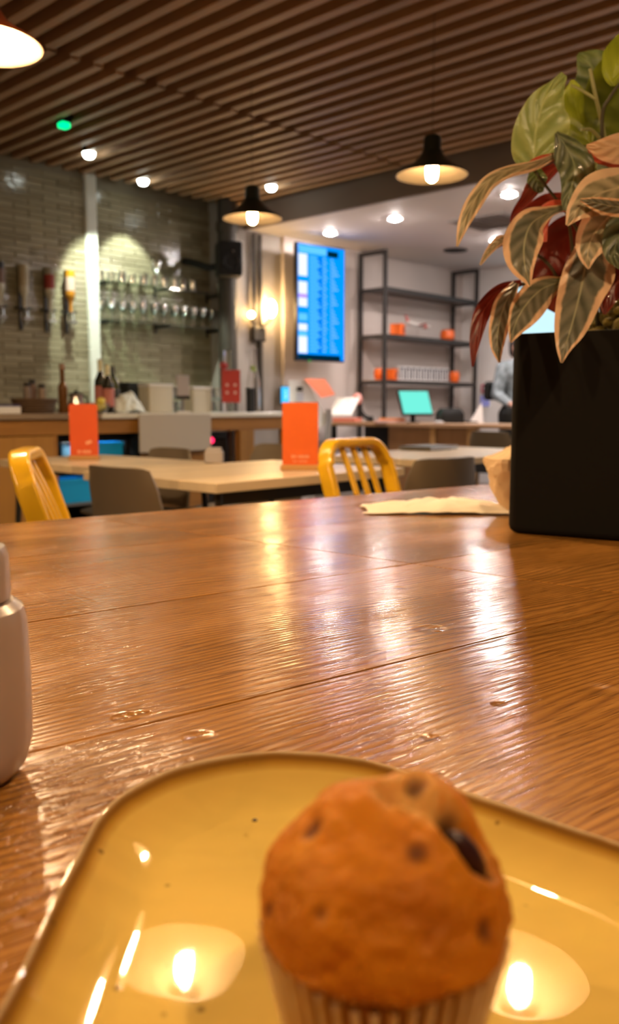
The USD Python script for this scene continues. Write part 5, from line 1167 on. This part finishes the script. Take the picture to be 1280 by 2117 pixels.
# -- the side turned away from the viewer and out of the frame
def leaf_round(az, el, L, w, droop, m, seed, h0):
    a = math.radians(az); d = np.array([math.cos(a), math.sin(a), 0]); b = np.array([pcen[0], pcen[1], TZ + PH]) + d * .05 + (0, 0, h0)
    s = np.linspace(0, 1, 24); C = b + d * (L * s * math.cos(math.radians(el)))[:, None] + np.outer(L * s * math.sin(math.radians(el)) - droop * L * s ** 2, (0, 0, 1.0))
    T = np.gradient(C, axis=0); T /= np.linalg.norm(T, axis=1)[:, None]; S = np.array([-d[1], d[0], 0]); us = np.linspace(-1, 1, 11)
    W = w * np.sin(np.pi * np.clip((s - .12) / .88, 0, 1) ** .8) ** .9 + .0012; N = np.cross(T, S)
    G = C[:, None] + S * (us[None, :, None] * W[:, None, None]) + N[:, None] * (-.22 * np.abs(us)[None, :, None] * W[:, None, None] - .05 * np.sin(s * 17 + seed)[:, None, None] * W[:, None, None] * np.abs(us)[None, :, None])
    uv = np.stack(np.broadcast_arrays(.5 + .5 * us[None, :], s[:, None]), -1)
    I = np.arange(24 * 11).reshape(24, 11); q = np.stack([I[:-1, :-1], I[1:, :-1], I[1:, 1:], I[:-1, 1:]], -1).reshape(-1, 4); f = np.vstack([q[:, [0, 1, 2]], q[:, [0, 2, 3]]])
    v = G.reshape(-1, 3); nn = np.cross(v[f[100, 1]] - v[f[100, 0]], v[f[100, 2]] - v[f[100, 0]])
    obj('leaf', trimesh.Trimesh(v, f if nn[2] > 0 else f[:, ::-1], process=False), m, pl, smooth=True, uv=uv.reshape(-1, 2))
for k, (az, el, L, w, dr, m, h0) in enumerate(((-75, 48, .27, .042, .95, m_leafvar, .10), (-45, 60, .25, .045, .85, m_leafcream, .14), (-18, 42, .28, .042, .95, m_leafvar, .09), (12, 58, .26, .044, .85, m_leafcream, .13), (35, 40, .27, .04, .95, m_leafvar, .08), (-100, 40, .24, .038, .9, m_leafvar, .07), (-60, 78, .26, .05, .35, m_leafgreen, .18), (-10, 80, .27, .052, .35, m_leafgreen, .18), (25, 75, .24, .046, .4, m_leafdark, .17), (-35, 30, .22, .034, .9, m_leafred, .05), (-85, 66, .24, .042, .7, m_leafcream, .12))):
    leaf_round(az, el, L, w, dr, m, k, h0)
    a = math.radians(az); bb = np.array([pcen[0] + .05 * math.cos(a), pcen[1] + .05 * math.sin(a), TZ + PH + h0])
    obj('stalk', tube(spline([(pcen[0], pcen[1], TZ + PH - .05), (pcen[0] + .02 * math.cos(a), pcen[1] + .02 * math.sin(a), TZ + PH + h0 * .5), bb], 10), .0036, 6), m_stemdark, pl)
# -- stalks
pc3 = np.array([*pcen, TZ + PH - .03])
def stalk(P, r, m): obj('stalk', tube(spline(P, 18), np.linspace(r, r * .7, 18), 7), m, pl)
D_ = lambda x, y, d: at_d(x, y, d)
stalk([pc3 + (-.03, .02, 0), D_(1290, 480, 1.56), D_(1258, 330, 1.52), D_(1246, 262, 1.50), D_(1232, 200, 1.48), D_(1220, 142, 1.47)], .0045, m_stem)
stalk([pc3 + (-.02, .03, 0), D_(1285, 500, 1.57), D_(1252, 340, 1.52), D_(1245, 240, 1.49), D_(1262, 200, 1.48), D_(1292, 158, 1.48)], .004, m_stemdark)
stalk([D_(1232, 205, 1.48), D_(1205, 188, 1.49), D_(1182, 176, 1.50)], .0028, m_stem)
stalk([D_(1240, 285, 1.50), D_(1222, 268, 1.49), D_(1202, 268, 1.48)], .0032, m_stem)
for a, b_ in (((1190, 640, 1.58), (1172, 430, 1.44)), ((1215, 660, 1.56), (1165, 582, 1.43)), ((1240, 660, 1.56), (1215, 500, 1.41)), ((1262, 640, 1.55), (1150, 325, 1.44)), ((1275, 650, 1.54), (1105, 352, 1.47)), ((1230, 655, 1.57), (1070, 586, 1.46)), ((1285, 650, 1.53), (1300, 420, 1.40)), ((1250, 660, 1.58), (1235, 330, 1.56)), ((1205, 650, 1.58), (1054, 494, 1.51))):
    A_, B_ = D_(*a), D_(*b_); base = np.array([A_[0], A_[1], TZ + PH - .05])
    stalk([base, A_ * .6 + B_ * .4 + (0, 0, .02), B_], .0036, m_stemdark)
mo = []
for k in range(240):
    a, r = rng.uniform(0, 2 * np.pi), .12 * math.sqrt(rng.uniform())
    mo.append(ball(rng.uniform(.009, .019), (pcen[0] + r * math.cos(a), pcen[1] + r * math.sin(a), TZ + PH - .03 + rng.uniform(0, .13) * (1 - r / .14)), 1, (1, 1, rng.uniform(.6, 1.1))))
p = obj('moss', cat(mo), mat('moss_olive', (.14, .10, .012), .9, vary=.6, nscale=60, bump=.004, bscale=120), pl, smooth=True); tag(p, kind='stuff')
